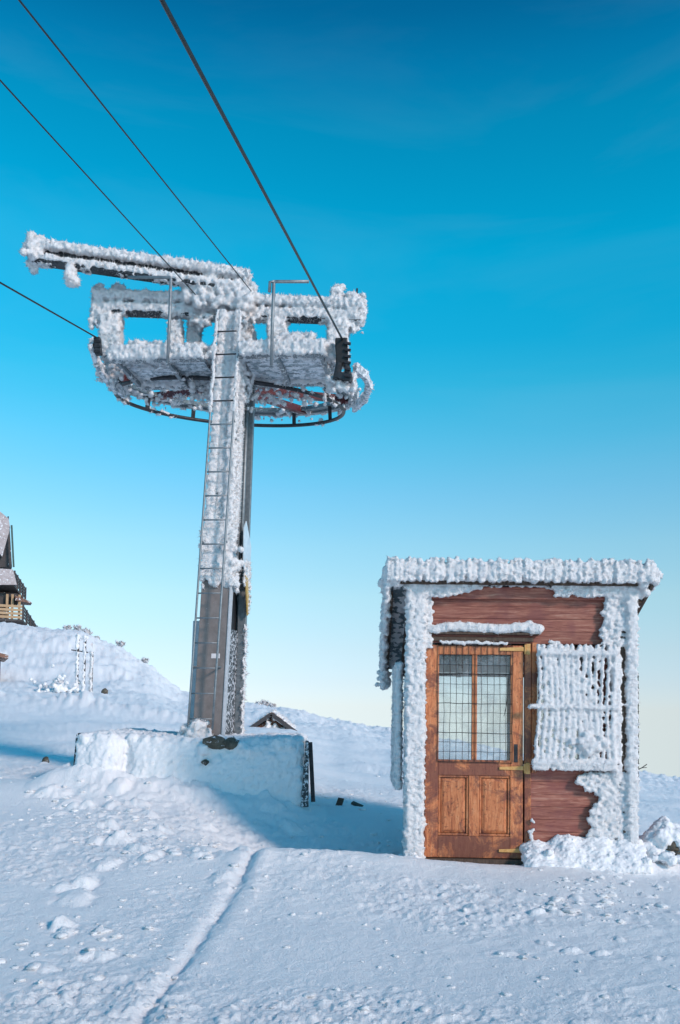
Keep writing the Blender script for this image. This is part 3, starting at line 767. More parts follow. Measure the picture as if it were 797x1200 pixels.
# band under the eaves, left and right of the bare boards
scatter(rm, -0.05, hu(740), hz(704), hz(684), lambda u_, z_: (u_ < hu(560) and z_ > hz(702 - 12 * max(0, (u_ - hu(520)) / .4))) or (u_ > hu(645) and z_ > hz(699) + 0.01 * nz(u_, 0, 1, 12)), 0.02, 0.016, 0.026, y=-0.055, yj=0.04)
scatter(rm, hu(560), hu(646), 2.56, 2.60, None, 0.03, 0.016, 0.022, y=-0.03)
scatter(rm, -0.08, hu(562), 2.53, 2.61, None, 0.026, 0.018, 0.028, y=-0.075, yj=.04)
scatter(rm, hu(644), W_ + .03, 2.53, 2.61, None, 0.026, 0.018, 0.028, y=-0.075, yj=.04)
# corner posts
for (u0, u1) in ((hu(475), hu(494)), (hu(729.5), hu(738.5))):
    rm.boxes(MB().box((u0, -0.075, -0.1), (u1, 0.0, 2.58)))
    z_ = -0.05
    while z_ < 2.58:
        big = 0.006 * nz(z_, u0, 71, 4)
        for k in range(5):
            u_ = u0 + (u1 - u0) * (k + .5) / 5 + rng.normal() * .010
            rm.blob((u_, -0.07 - .02 * rng.random() - big, z_ + rng.normal() * .006), (0.018 + .012 * rng.random(), 0.026, 0.008 + 0.007 * rng.random()))
        for k in (u0 - .006, u1 + .006):
            rm.blob((k + rng.normal() * .008, -0.035 + rng.normal() * .02, z_), (0.016 + .012 * rng.random(), 0.032, 0.008))
        z_ += 0.0165
# frame of the door, left and the slope at its head
scatter(rm, hu(494), hu(503), hz(760), hz(690), lambda u_, z_: u_ < hu(506) + .02 * nz(u_, z_, 5, 9), 0.03, 0.022, 0.034, y=-0.02)
scatter(rm, hu(490), hu(497), hz(940), hz(755), lambda u_, z_: u_ < hu(494.5), 0.024, 0.014, 0.02, y=-0.015)
# right hand field of rime
def right_field(u_, z_):
    py = 1004 - z_ * HS; px = 482 + u_ * HS; j = 9 * nz(u_, z_, 3, 7) + 4 * nz(u_, z_, 6, 19)
    if px > 719.5 and 757 < py < 902: return False
    if py < 757: return px > 703 + j - (6 if py < 700 else 0)
    if py < 902: return px > 708 + j * .4
    if py < 918: return px > 676 + j
    return px > 686 + j * 1.2 + (4 if 925 < py < 945 else 0) - (0 if py < 975 else 3)
scatter(rm, hu(660), hu(728), hz(990), hz(690), right_field, 0.019, 0.015, 0.026, y=-0.012, yj=0.05, flat=0.7)
# drip board snow
for u_ in np.arange(hu(503), hu(630), 0.022):
    e = min(1, (u_ - hu(500)) / .06, (hu(633) - u_) / .03)
    for k in range(3): rm.blob((u_, -0.035 + .02 * (k - 1) + rng.normal() * .006, 2.150 + 0.016 * nz(u_, 0, 2, 6) + .010 * rng.random()), (0.034, 0.028, 0.040 * max(.3, e) + .010))
for i in range(40): rm.blob((hu(620) + rng.normal() * .045, -0.04, 2.158 + rng.normal() * .018), 0.035)
for u_ in np.arange(hu(514), hu(592), 0.02): rm.blob((u_, -0.025, 2.022 + .006 * rng.normal()), (0.022, 0.02, 0.016 + .006 * rng.random()))
# window bars: beaded columns of ice and the cross rails
for i, u_ in enumerate(bars_u):
    wd = (0.0195 + .003 * rng.random()) * (0.65 if i in (0, 11, 12) else 1.0)
    z_ = hz(899)
    while z_ < hz(757):
        cl = 0.75 + .25 * rng.random()
        bend = 0.012 * math.sin(z_ * 5 + i * .35) - (0.03 * max(0, (1.35 - z_)) * (1 if i < 7 else 0))
        rm.blob((u_ + bend + rng.normal() * .0035, BY - .012 - .012 * rng.random(), z_), (wd * cl + .006, 0.03, 0.017 + .010 * rng.random()))
        z_ += 0.026
for py, x0, x1, rr_ in ((766, 628, 716, .030), (828, 616, 716, .026), (892, 620, 716, .033)):
    for u_ in np.arange(hu(x0), hu(x1), 0.026):
        rm.blob((u_, BY - .035, hz(py) + rng.normal() * .005), (0.023, 0.035, rr_ * (0.9 + .25 * rng.random())))
        if py == 892 and rng.random() < .7: rm.blob((u_, BY - .03, hz(py + 6)), (0.016, 0.025, 0.03))
for i in range(26): rm.blob((hu(684) + rng.normal() * .07, BY - .04 - .02 * rng.random(), hz(872) + rng.normal() * .045), 0.04)
for i in range(12): rm.blob((hu(648) + rng.normal() * .03, -0.05, hz(756) + rng.normal() * .012), 0.025)
for z_ in np.arange(hz(905), hz(757), 0.03):
    for k in range(3): rm.blob((hu(713 + 3.0 * k) + rng.normal() * .006, -0.065 - .02 * rng.random(), z_), (0.026, 0.032, 0.022))
# left side grille, thick with ice
for w in np.arange(0.10, 1.30, 0.06):
    for z_ in np.arange(0.64, 1.82, 0.042):
        rm.blob((-0.125 + rng.normal() * .006, w, z_), (0.036 + .012 * rng.random(), 0.04, 0.03))
scatter_l = [(w, z_) for w in np.arange(0.05, DEP, 0.08) for z_ in np.arange(-0.1, 1.95, 0.07)]
for w, z_ in scatter_l:
    if rng.random() < 0.7: rm.blob((-0.004, w, z_ + rng.normal() * .02), (0.018, 0.045, 0.04))
for z_ in np.arange(0.15, 2.3, 0.05):       # thin crust on the right flank
    rm.blob((W_ + .012, 0.03 + rng.random() * .05, z_), (0.016, 0.04, 0.03))
# bottom of the jamb and wall
for i in range(26): rm.blob((hu(620) + rng.normal() * .012, -0.03, 0.05 + 0.35 * rng.random()**1.5), 0.02)
rm.build('rime_crust', hut, M['rime'], voxel=0.012, rough=0.012, spikes=60000, slen=0.024, sbase=0.0042, seed=2, relax=1)
# drifted snow against the foot of the cabin
sn = Rime()
for u_ in np.arange(hu(614), hu(742), 0.03):
    e = math.sin(min(1, max(0.12, (u_ - hu(610)) / .5)) * math.pi / 2)
    h_ = (0.075 + 0.065 * e + 0.04 * nz(u_, 0, 8, 7))
    for k in range(5):
        f_ = k / 4
        sn.blob((u_ + rng.normal() * .02, -0.02 - 0.26 * f_ + rng.normal() * .015, 0.02 + h_ * (1 - f_) - 0.05 * f_), (0.085, 0.085, 0.06 + .012 * rng.random()))
    if rng.random() < .8: sn.blob((u_ + rng.normal() * .05, -0.10 - .16 * rng.random(), .10 * rng.random()), .03 + .02 * rng.random())
for i in range(30): sn.blob((hu(476) + rng.normal() * .05, -0.07 + rng.normal() * .04, -0.04 + .03 * rng.random()), 0.05)
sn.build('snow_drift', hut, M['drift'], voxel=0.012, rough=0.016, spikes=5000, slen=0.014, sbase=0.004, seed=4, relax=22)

# ------------------------------------------------------------------ lift tower with its return wheel
TYAW = R(7.0)
TL = Vector((math.cos(TYAW), -math.sin(TYAW), 0)); TA = Vector((math.sin(TYAW), math.cos(TYAW), 0))
TO = Vector((TOWER_XY[0], TOWER_XY[1], 0))
def hw(z): return 0.165 - 0.035 * min(1, max(0, (z - 1.7) / 3.2))
TLEAN = 0.0175
def T(s, a, z): return TO + TL * (s + TLEAN * z) + TA * a + Vector((0, 0, z))
def hd(px): return 12.0 - (px - 270) * 0.0014
def H(px, py, off=0.0): return U(px, py, hd(px) + off)
tower = thing('lift_tower', 'tall rime-covered ski lift tower with ladder and big horizontal return wheel', 'lift tower', loc=T(0, -0.1, -0.3))
tinv = tower.matrix_world.copy(); tinv = Matrix.Translation(-Vector(T(0, -0.1, -0.3)))
class TB(MB):      # same collector, world coordinates brought into the tower's frame
    def build(s, name, mat, parent=None, sm=False, bevel=0):
        s.v = [tuple(tinv @ Vector(p)) for p in s.v]
        return MB.build(s, name, mat, parent if parent is not None else tower, sm, bevel)
def sub(part, mb, name, mat, sm=False, bevel=0): return mb.build(name, mat, part, sm, bevel)
ZB, ZT_ = -0.30, 5.35
def fa(z): return -0.80 + 0.42 * (z - ZB) / (ZT_ - ZB)         # front face of the mast at height z
# front box column
def slab(s0, s1, a0f, a1f, z0, z1):
    return [T(s0, a0f(z0), z0), T(s1, a0f(z0), z0), T(s1, a1f(z0), z0), T(s0, a1f(z0), z0), T(s0, a0f(z1), z1), T(s1, a0f(z1), z1), T(s1, a1f(z1), z1), T(s0, a1f(z1), z1)]
ZC = 1.72    # top of the bare cover panel
cq = slab(-0.165, 0.165, lambda z: fa(z) + .03, lambda z: fa(z) + .26, ZB - .2, ZT_); ct_ = slab(-0.115, 0.115, lambda z: fa(z) + .03, lambda z: fa(z) + .26, ZB - .2, ZT_)
col = TB().hexa(cq[:4] + ct_[4:]).build('front_column', M['steel'], bevel=0.01)
cov = TB().hexa(slab(-0.185, 0.185, fa, lambda z: fa(z) + .028, ZB, ZC)).build('cover_panel', M['grey_panel'], bevel=0.006)
sub(cov, TB().hexa(slab(0.187, 0.210, lambda z: fa(z) - .012, lambda z: fa(z) + .10, ZB, ZC)), 'edge_trim', M['pale_trim'], bevel=0.004)
sub(cov, TB().hexa(slab(0.00, 0.11, lambda z: fa(z) - .004, lambda z: fa(z) - .001, 0.715, 0.775)), 'label_plate', M['label'])
back = TB().hexa(slab(-0.16, 0.16, lambda z: 0.34, lambda z: 0.50, ZB - .2, ZT_)).build('back_column', M['teal_steel'], bevel=0.01)
sub(back, TB().hexa(slab(0.08, 0.195, lambda z: 0.27, lambda z: 0.335, ZB, ZT_ - .4)), 'flange', M['steel'], bevel=0.005)
sub(back, TB().hexa(slab(-0.56, -0.18, lambda z: 0.30, lambda z: 0.52, ZB, 1.30)), 'cable_box', M['pale_trim'], bevel=0.006)
web = TB().hexa(slab(0.03, 0.05, lambda z: fa(z) + .27, lambda z: 0.33, 0.9, ZT_)).build('web_plate', M['dark_steel'])
TB().hexa(slab(0.06, 0.09, lambda z: fa(z) + .27, lambda z: 0.265, ZB, 1.15)).build('web_plate', M['mottled'])
for a_ in (-0.08, 0.12):
    sub(web, TB().tube([T(0.12, a_, 1.8), T(0.12, a_ + .05, 3.0), T(0.12, a_ + .05, ZT_ - .6)], 0.028, 8), 'conduit', M['steel'], sm=True)
TB().prism([T(0.205, 0.0, 2.62), T(0.205, 0.34, 2.34), T(0.205, 0.34, 1.75), T(0.205, -0.08, 2.0), T(0.205, -0.12, 2.5)], TL * 0.012).build('side_plate', M['plate'])
TB().prism([T(0.22, 0.0, 1.88), T(0.22, 0.14, 1.86), T(0.22, 0.30, 1.42), T(0.22, 0.20, 1.36)], TL * 0.015).build('yellow_plate', M['yellow'])
# ladder
def lf(z): return fa(z) - 0.17
LS0, LS1 = -0.175, 0.135
def lsh(z): return 0.03 * (z - 2) / 3
ladder = TB().tube([T(LS0 + lsh(z), lf(z), z) for z in np.linspace(-0.22, 5.28, 12)], 0.014, 8).build('ladder', M['steel'], sm=True)
sub(ladder, TB().tube([T(LS1 + lsh(z), lf(z), z) for z in np.linspace(-0.18, 5.28, 12)], 0.014, 8), 'rail', M['steel'], sm=True)
z = -0.05; zr = []
while z < 5.25:
    zr.append(z)
    sub(ladder, TB().tube([T(LS0 + lsh(z), lf(z), z), T(LS1 + lsh(z), lf(z), z)], 0.010, 6), 'rung', M['steel'] if z < 4 else M['dark_steel'], sm=True)
    z += 0.315
for z in (0.6, 2.2, 3.8):
    for s_ in (LS0, LS1): sub(ladder, TB().tube([T(s_ + lsh(z), lf(z), z), T(min(max(s_, -.18), .18), fa(z) + .05, z)], 0.010, 6), 'bracket', M['steel'])

# head: boom, crossbeam, hangers, wheel
def ibeam(p0, p1, w, h, t=0.035):
    p0, p1 = Vector(p0), Vector(p1); d = (p1 - p0).normalized(); x = d.cross(Vector((0, 0, 1))).normalized(); u = x.cross(d)
    m_ = TB(); m_.bar(p0 + u * (h / 2 - t / 2), p1 + u * (h / 2 - t / 2), w, t); m_.bar(p0 - u * (h / 2 - t / 2), p1 - u * (h / 2 - t / 2), w, t); m_.bar(p0, p1, t * .7, h - 2 * t)
    return m_
B0, B1 = H(40, 297, -0.5), H(290, 333, -0.15)
ibeam(B0, B1, 0.16, 0.26).build('boom', M['dark_steel'])
C0, C1 = H(112, 356), H(424, 367)
ibeam(C0, C1, 0.18, 0.27).build('crossbeam', M['dark_steel'])
hang = []
for px, w, py0, py1, off in ((131, .20, 372, 420, 0), (206, .12, 378, 420, 0), (228, .10, 378, 412, .15), (325, .18, 378, 420, 0), (396, .19, 378, 428, 0), (288, .10, 380, 415, 0.1)):
    a, b_ = H(px, py0, off), H(px, py1, off)
    TB().bar(a, b_, w, w).build('hanger', M['teal_steel']); hang.append((a, b_, w, off))
for px, py0, py1 in ((116, 348, 336), (137, 348, 336), (397, 352, 338), (418, 356, 349)):
    TB().bar(H(px, py0), H(px, py1), 0.09, 0.09).build('stub_post', M['dark_steel'])
TB().tube([H(418, 352, -.05), H(418.5, 338, -.05)], 0.012, 6).build('pin', M['dark_steel'])
# lower frame: four-sided platform of plates above the wheel
PF = {}
def quadplate(name, p, n_, mat, t=0.02, gap=0.012):
    """row of slats spanning a quad given as near-left, near-right, far-right, far-left"""
    p = [Vector(q) for q in p]
    par = None
    for i in range(n_):
        f0, f1 = (i + 0.04) / n_, (i + 0.92) / n_
        a, b_, c_, d_ = p[0].lerp(p[3], f0), p[1].lerp(p[2], f0), p[1].lerp(p[2], f1), p[0].lerp(p[3], f1)
        up = Vector((0, 0, t + .01 * (i % 2)))
        k_ = TB().hexa([a, b_, c_, d_, a + up, b_ + up, c_ + up, d_ + up]).build('slat', mat, par)
        if par is None: par = k_; k_.name = name
    return par
ZP = H(250, 413, -.6).z - 0.03
def P(s, a, z): return T(s - TLEAN * z + 0.03, a, z)
quadplate('catwalk', [P(-1.45, -0.55, ZP + .02), P(-0.30, -0.55, ZP), P(-0.30, 0.36, ZP), P(-1.35, 0.36, ZP + .02)], 7, M['slat'])
quadplate('catwalk', [P(0.25, -0.55, ZP), P(1.32, -0.55, ZP - .03), P(1.28, 0.36, ZP - .03), P(0.25, 0.36, ZP)], 7, M['slat'])
for s0, s1, a_ in ((-1.50, -0.22, -0.58), (0.22, 1.35, -0.58), (-1.42, 1.32, 0.40)):
    TB().bar(P(s0, a_, ZP + .02), P(s1, a_, ZP), 0.10, 0.14).build('platform_beam', M['steel'])
for s_ in (-1.42, -0.75, 0.72, 1.30):
    TB().bar(P(s_, -0.55, ZP - .04), P(s_, 0.38, ZP - .04), 0.05, 0.06).build('platform_beam', M['steel'])
# return wheel
WC = H(272, 455, 1.8); WR = 1.97
whl_n = Vector((0.05, -0.148, 1)).normalized(); wx = (TL - whl_n * TL.dot(whl_n)).normalized(); wy = whl_n.cross(wx)
def wp(r, th, h=0): return WC + (wx * math.cos(th) + wy * math.sin(th)) * r + whl_n * h
def ring(r, tr, n_=72, th0=0, th1=2 * math.pi, h=0, sec=8, closed=True):
    m_ = TB()
    ts = np.linspace(th0, th1, n_ + 1)
    m_.tube([wp(r, t, h) for t in ts], tr, sec, cap=not closed); return m_
def flatring(r0, r1, h0, h1, n_=72):
    m_ = TB(); v = []
    for i in range(n_):
        t = 2 * math.pi * i / n_
        v += [wp(r0, t, h0), wp(r1, t, h0), wp(r1, t, h1), wp(r0, t, h1)]
    f = []
    for i in range(n_):
        a, b_ = i * 4, ((i + 1) % n_) * 4
        for k in range(4): f.append((a + k, a + (k + 1) % 4, b_ + (k + 1) % 4, b_ + k))
    return m_.add(v, f)
wheel = flatring(WR - 0.13, WR, -0.05, 0.07).build('return_wheel', M['steel'])
sub(wheel, flatring(WR - 0.30, WR - 0.16, -0.02, 0.04), 'inner_rim', M['teal_steel'])
for i in range(8):
    t = 2 * math.pi * (i + 0.35) / 8
    sub(wheel, TB().bar(wp(0.2, t, 0), wp(WR - 0.12, t, 0), 0.09, 0.11), 'spoke', M['red_steel'])
sub(wheel, TB().tube([wp(0, 0, -0.16), wp(0, 0, 0.2)], 0.26, 24), 'hub', M['dark_steel'])
# rope guard ring under the wheel on short brackets
GR = 1.77; GH = -0.25
guard = ring(GR, 0.030, h=GH).build('guard_ring', M['dark_steel'], sm=True)
for i in range(12):
    t = 2 * math.pi * (i + 0.2) / 12
    sub(guard, TB().bar(wp(GR, t, GH), wp(GR - 0.03, t, 0.0), 0.06, 0.05), 'bracket', M['dark_steel'] if i % 3 else M['red_steel'])
# rope leaving blocks
sh = TB().bar(H(400, 398, -0.55), H(401, 428, -0.55), 0.16, 0.14).build('rope_block', M['wire'], bevel=0.015)
for k in range(6):
    py = 402 + k * 7.5
    sub(sh, TB().tube([H(404, py, -0.63), H(411, py + 1, -0.63)], 0.020, 8), 'bolt', M['dark_steel'])
sub(sh, TB().tube([H(398, 425, -0.60), H(394, 445, -0.55)], 0.045, 10).tube([H(406, 426, -0.60), H(410, 446, -0.55)], 0.04, 10), 'clamp_arm', M['dark_steel'])
sub(sh, TB().bar(H(393, 440, -0.55), H(412, 444, -0.55), 0.12, 0.08), 'clamp_plate', M['dark_steel'])
sl = TB().bar(H(114, 396, -0.40), H(116, 416, -0.40), 0.09, 0.08).build('rope_block', M['dark_steel'], bevel=0.01)
for k in range(3): sub(sl, TB().tube([H(110, 400 + 6 * k, -0.44), H(118, 400 + 6 * k, -0.44)], 0.018, 8), 'bolt', M['dark_steel'])
# rope deflectors at both sides of the platform
DEF = [[H(107, 402, -.4), H(114, 425, -.2), H(128, 447, .1), H(146, 462, .4)], [H(416, 430, -.2), H(428, 440, 0), H(433, 452, .3), H(428, 466, .7), H(415, 478, 1.1)]]
for pts in DEF:
    m_ = TB()
    for a, b_ in zip(pts[:-1], pts[1:]): m_.bar(a, b_, 0.06, 0.12)
    m_.build('deflector', M['slat'])
# pipe rails
TB().tube([H(150, 325, -.78), H(199, 325, -.78), H(200.5, 327, -.78), H(198.5, 378, -.78), H(196.5, 425, -.78)], 0.021, 8).build('pipe_rail', M['steel'], sm=True)
TB().tube([H(362, 330, -.78), H(323, 330, -.78), H(321, 332, -.78), H(319.5, 370, -.78), H(318, 428, -.78)], 0.021, 8).build('pipe_rail', M['steel'], sm=True)
TB().tube([H(322, 330, -.78), H(316.5, 330.5, -.78), H(315.8, 342, -.78)], 0.021, 8).build('pipe_rail', M['steel'], sm=True)

# --- rime on the tower
class TR(Rime):
    def build(s, *a, **k):
        o = np.array(tower.location)
        s.C = [tuple(np.array(c) - o) for c in s.C]; s.hv = [tuple(np.array(c) - o) for c in s.hv]
        return Rime.build(s, *a, **k)
tr = TR()
def off_bar(p0, p1, w, h, **k): tr.bar(p0, p1, w, h, **k)
# boom: two furry flanges, dark web showing between
d_ = (Vector(B1) - Vector(B0)).normalized(); xb = d_.cross(Vector((0, 0, 1))).normalized(); ub = xb.cross(d_)
tr.bar(B0 + ub * .12, B1 + ub * .12, 0.20, 0.09, amp=1.05)
tr.bar(B0 - ub * .06, B1 - ub * .06, 0.18, 0.06, amp=0.95, skip=lambda t: 0.11 < t < 0.15 and rng.random() < .6)
tr.bar(B0 - ub * .135, B1 - ub * .135, 0.17, 0.02, amp=0.6, solid=False, skip=lambda t: (0.10 < t < 0.22) or (0.28 < t < 0.40) or (0.45 < t < 0.60 and rng.random() < .7))
for i in range(60): tr.blob(B0 + Vector((rng.normal() * .05, rng.normal() * .08, rng.normal() * .10)), 0.06)
for i in range(26):     # pear-shaped lump hanging under the boom
    f_ = rng.random(); q = U(84, 312 + 19 * f_, hd(84) - .5); tr.blob(q + Vector((rng.normal() * .02, rng.normal() * .03, 0)), 0.045 + .045 * f_)
TB().tube([H(84, 305, -.5), H(84, 330, -.5)], 0.02, 6).build('hanging_fitting', M['dark_steel'])
# crossbeam: furry flanges, dark slots under them
dc = (Vector(C1) - Vector(C0)).normalized(); uc = dc.cross(Vector((0, 0, 1))).normalized().cross(dc)
tr.bar(C0 + uc * .10, C1 + uc * .10, 0.24, 0.10, amp=1.1)
tr.bar(C0 - uc * .06, C1 - uc * .06, 0.20, 0.10, amp=1.0)
tr.bar(C0 - uc * .14, C1 - uc * .14, 0.16, 0.02, amp=0.8, solid=False, skip=lambda t: 0.12 < t < 0.26 or 0.74 < t < 0.85)
def tn(): return float(np.clip(rng.normal(), -1.45, 1.45))
def cluster(px, py, sx, sy, n_, r0, r1, off=0.0, sd=.06):
    r0, r1 = r0 * .5, r1 * .72
    for i in range(int(n_ * 1.9)):
        tr.blob(H(px + tn() * sx, py + tn() * sy, off + tn() * sd), r0 + (r1 - r0) * rng.random())
cluster(117, 342, 4, 5, 26, .04, .07); cluster(138, 341, 5, 4, 26, .04, .07); cluster(120, 362, 7, 9, 50, .05, .08); cluster(110, 375, 3, 6, 16, .035, .06)
cluster(396, 345, 4, 6, 34, .05, .075); cluster(418, 360, 6, 10, 50, .05, .08); cluster(404, 368, 8, 8, 40, .05, .08)
cluster(415, 384, 7, 4, 14, .035, .055)
# mast head, where everything meets
cluster(235, 338, 12, 9, 70, .06, .10, -.15); cluster(285, 345, 10, 9, 60, .05, .09, -.1); cluster(262, 350, 22, 7, 90, .05, .10, -.2); cluster(270, 330, 12, 6, 40, .04, .07, -.15)
cluster(236, 375, 8, 8, 30, .04, .07, -.1); cluster(290, 368, 8, 7, 30, .04, .07, -.1)
for a, b_, w, off in hang:
    tr.bar(a, b_, w + .05, w + .05, amp=1.0 if off < .5 else .6)
cluster(131, 395, 6, 12, 50, .05, .08); cluster(325, 398, 5, 12, 40, .05, .07); cluster(396, 400, 5, 14, 40, .04, .07, .05); cluster(206, 395, 4, 10, 24, .03, .05)
# lower frame edges and heaps on the plates
for s0, s1, a_ in ((-1.50, -0.25, -0.60), (0.25, 1.35, -0.60), (-1.42, 1.32, 0.40)):
    tr.bar(P(s0, a_, ZP + .05), P(s1, a_, ZP + .03), 0.15, 0.16, amp=1.15)
for s_ in (-1.42, -0.75, 0.72, 1.30):
    tr.bar(P(s_, -0.55, ZP - .04), P(s_, 0.38, ZP - .04), 0.05, 0.06, amp=.7, solid=False, skip=lambda t: rng.random() < .4)
for i in range(420):
    s_ = rng.uniform(-1.5, 1.4)
    if -0.3 < s_ < 0.25: continue
    tr.blob(P(s_, rng.uniform(-.6, .4), ZP + .06 + .05 * rng.random()), (.10, .10, .06))
cluster(345, 402, 14, 6, 60, .05, .09, -.5); cluster(370, 410, 14, 6, 50, .05, .08, -.4); cluster(232, 412, 12, 5, 50, .05, .08, -.5); cluster(170, 405, 22, 3, 60, .035, .06, -.5)
# underside frost in streaks
for i in range(900):
    s_ = rng.uniform(-1.45, 1.38); a_ = rng.uniform(-.55, .36)
    if -0.3 < s_ < 0.25 or nz(s_, a_, 9, 3.0) < -0.05: continue
    tr.blob(P(s_, a_, ZP - .010), (.06, .016, .009))
# wheel rim: thick fur outside, patchy within
for i in range(240):
    t = 2 * math.pi * i / 240
    for k in range(3):
        if nz(i * .11, k, 4, 1.0) > -0.55:
            tr.blob(wp(WR - .03 + rng.normal() * .04, t, 0.0 + rng.normal() * .055), .022 + .022 * rng.random())
    if nz(i * .09, 7, 14, 1.0) > 0.05: tr.blob(wp(WR - .22 + rng.normal() * .04, t, rng.normal() * .03), .05)
    if nz(i * .13, 9, 15, 1.0) > 0.42: tr.blob(wp(GR, t, GH + rng.normal() * .02), .035)
for i in range(8):
    t = 2 * math.pi * (i + 0.35) / 8
    for k in range(24):
        r_ = 0.2 + (WR - .3) * rng.random()
        if nz(i * 3.1, r_, 31, 3.0) > -0.1: tr.blob(wp(r_, t + rng.normal() * .02, .04 + .03 * rng.random()), (.06, .06, .045))
cluster(262, 455, 25, 8, 60, .04, .08, .5, .3); cluster(330, 465, 35, 6, 70, .03, .06, .7, .3); cluster(215, 468, 30, 4, 50, .03, .05, .8, .3)
cluster(400, 448, 10, 6, 60, .05, .08, -.35, .12)
cluster(112, 405, 4, 6, 18, .03, .05, -.3); cluster(128, 432, 10, 10, 40, .03, .06, .2, .2)
for pts in DEF:
    for a, b_ in zip(pts[:-1], pts[1:]): tr.bar(a, b_, 0.06, 0.12, amp=.8, solid=False, skip=lambda t: rng.random() < .35)
# mast: front face coated above the cover, ragged lower edge
for z in np.arange(ZC - .10, ZT_, 0.022):
    wide = hw(z) + .005 + (0.05 if 1.75 < z < 2.4 else 0.0) * (0.5 + 0.5 * nz(z, 0, 2, 4))
    for s_ in np.arange(-wide, wide + .01, .035):
        s_ = s_ + rng.normal() * .01
        if z < ZC + .05 and nz(s_, 0, 3, 14) * .1 + ZC - .02 > z: continue
        thin = z > 2.5 and -0.08 < s_ < 0.06
        dpt = .022 if thin else -.008 - .022 * rng.random() - .012 * nz(s_, z, 44, 5)
        tr.blob(T(s_, fa(z) + dpt, z + rng.normal() * .008), (.030, .028, .020) if thin else (.034, .036, .018 + .010 * rng.random()))
    for k in range(4): tr.blob(T(hw(z) + rng.normal() * .010, fa(z) + .02 + .26 * rng.random(), z), (.026, .036, .020))
    tr.blob(T(-hw(z) + rng.normal() * .010, fa(z) + .1 * rng.random(), z), (.028, .036, .020))
for i in range(70): tr.blob(T(0.18 + rng.normal() * .05, fa(1.9) + .03 + rng.normal() * .05, 1.9 + rng.normal() * .13), .05)
for z in np.arange(2.4, ZT_ - .5, .05):    # side of the column, comb of frost reaching over the recess
    for k in range(3): tr.blob(T(hw(z) + .01, fa(z) + .2 + .12 * rng.random(), z), (.025, .05, .03))
for z in np.arange(4.2, ZT_, .04):
    for k in range(5): tr.blob(T(0.17 + rng.normal() * .015, rng.uniform(-.4, .25), z), (.03, .05, .03))
for z in np.arange(ZB, 1.25, .035):         # lower back flange
    for k in range(3): tr.blob(T(0.185 + rng.normal() * .012, rng.uniform(.25, .36), z), (.018, .04, .026))
for i in range(70): tr.blob(T(.21, rng.uniform(.0, .36), rng.uniform(1.75, 2.1)), .028)
for i in range(30): tr.blob(T(.225, rng.uniform(.2, .36), rng.uniform(1.4, 1.8)), .022)
# ladder: coated high up
for z in np.arange(3.9, 5.3, .03):
    for s_ in (LS0, LS1): tr.blob(T(s_ + lsh(z) + rng.normal() * .006, lf(z), z), (.028, .028, .022))
# heap on the plinth, left of the panel
for i in range(260):
    f_ = rng.random(); tr.blob(T(-0.10 + rng.normal() * .10 * (1 - f_ * .7), fa(0) - .12 + rng.normal() * .05, ZB + .0 + .22 * f_), .025 + .02 * rng.random())
tr.build('rime_crust', tower, M['rime'], voxel=0.0155, rough=0.012, spikes=100000, slen=0.044, sbase=0.0056, seed=6, relax=2)

# ------------------------------------------------------------------ plinth under the tower
PX0, PX1 = U(88, 900, 11.0), U(358, 900, 10.9)
plinth = thing('tower_plinth', 'long low plinth plastered with drifted snow at the foot of the lift tower', 'plinth', loc=(TO.x, TO.y - .4, -1.1))
po = Vector((TO.x, TO.y - .4, -1.1))
class PB(MB):
    def build(s, name, mat, parent=plinth, sm=False, bevel=0):
        s.v = [tuple(Vector(p) - po) for p in s.v]; return MB.build(s, name, mat, parent, sm, bevel)
zt_ = U(88, 861, 11.0).z; zt2 = U(358, 868, 10.9).z
PB().hexa([(PX0.x + .06, 11.06, -1.3), (PX1.x - .06, 10.96, -1.3), (PX1.x - .06, 12.7, -1.3), (PX0.x + .06, 12.8, -1.3), (PX0.x + .06, 11.06, zt_ - .03), (PX1.x - .06, 10.96, zt2 - .03), (PX1.x - .06, 12.7, zt2 - .03), (PX0.x + .06, 12.8, zt_ - .03)]).build('concrete_block', M['concrete'], bevel=.02)
e0 = U(90, 859, 10.86); e1 = U(86, 918, 10.86)
PB().hexa([(e1.x - .03, 10.84, e1.z - .15), (e1.x + .06, 10.84, e1.z - .15), (e1.x + .10, 12.2, e1.z - .15), (e1.x + .01, 12.2, e1.z - .15), (e0.x - .02, 10.90, e0.z), (e0.x + .04, 10.90, e0.z), (e0.x + .06, 12.2, e0.z), (e0.x, 12.2, e0.z)]).build('edge_plate', M['mottled'], bevel=.01)
f0 = U(359, 868, 10.80); f1 = U(357, 931, 10.80)
PB().hexa([(f1.x - .04, 10.78, f1.z - .15), (f1.x + .05, 10.78, f1.z - .15), (f1.x + .05, 10.86, f1.z - .15), (f1.x - .04, 10.86, f1.z - .15), (f0.x - .01, 10.80, f0.z), (f0.x + .03, 10.80, f0.z), (f0.x + .03, 10.86, f0.z), (f0.x - .01, 10.86, f0.z)]).build('edge_plate', M['mottled'], bevel=.008)
PB().bar((f1.x + .10, 10.95, f1.z - .1), (f0.x + .045, 10.9, f0.z - .02), 0.05, 0.03).build('edge_strut', M['dark_steel'])
ps = Rime()
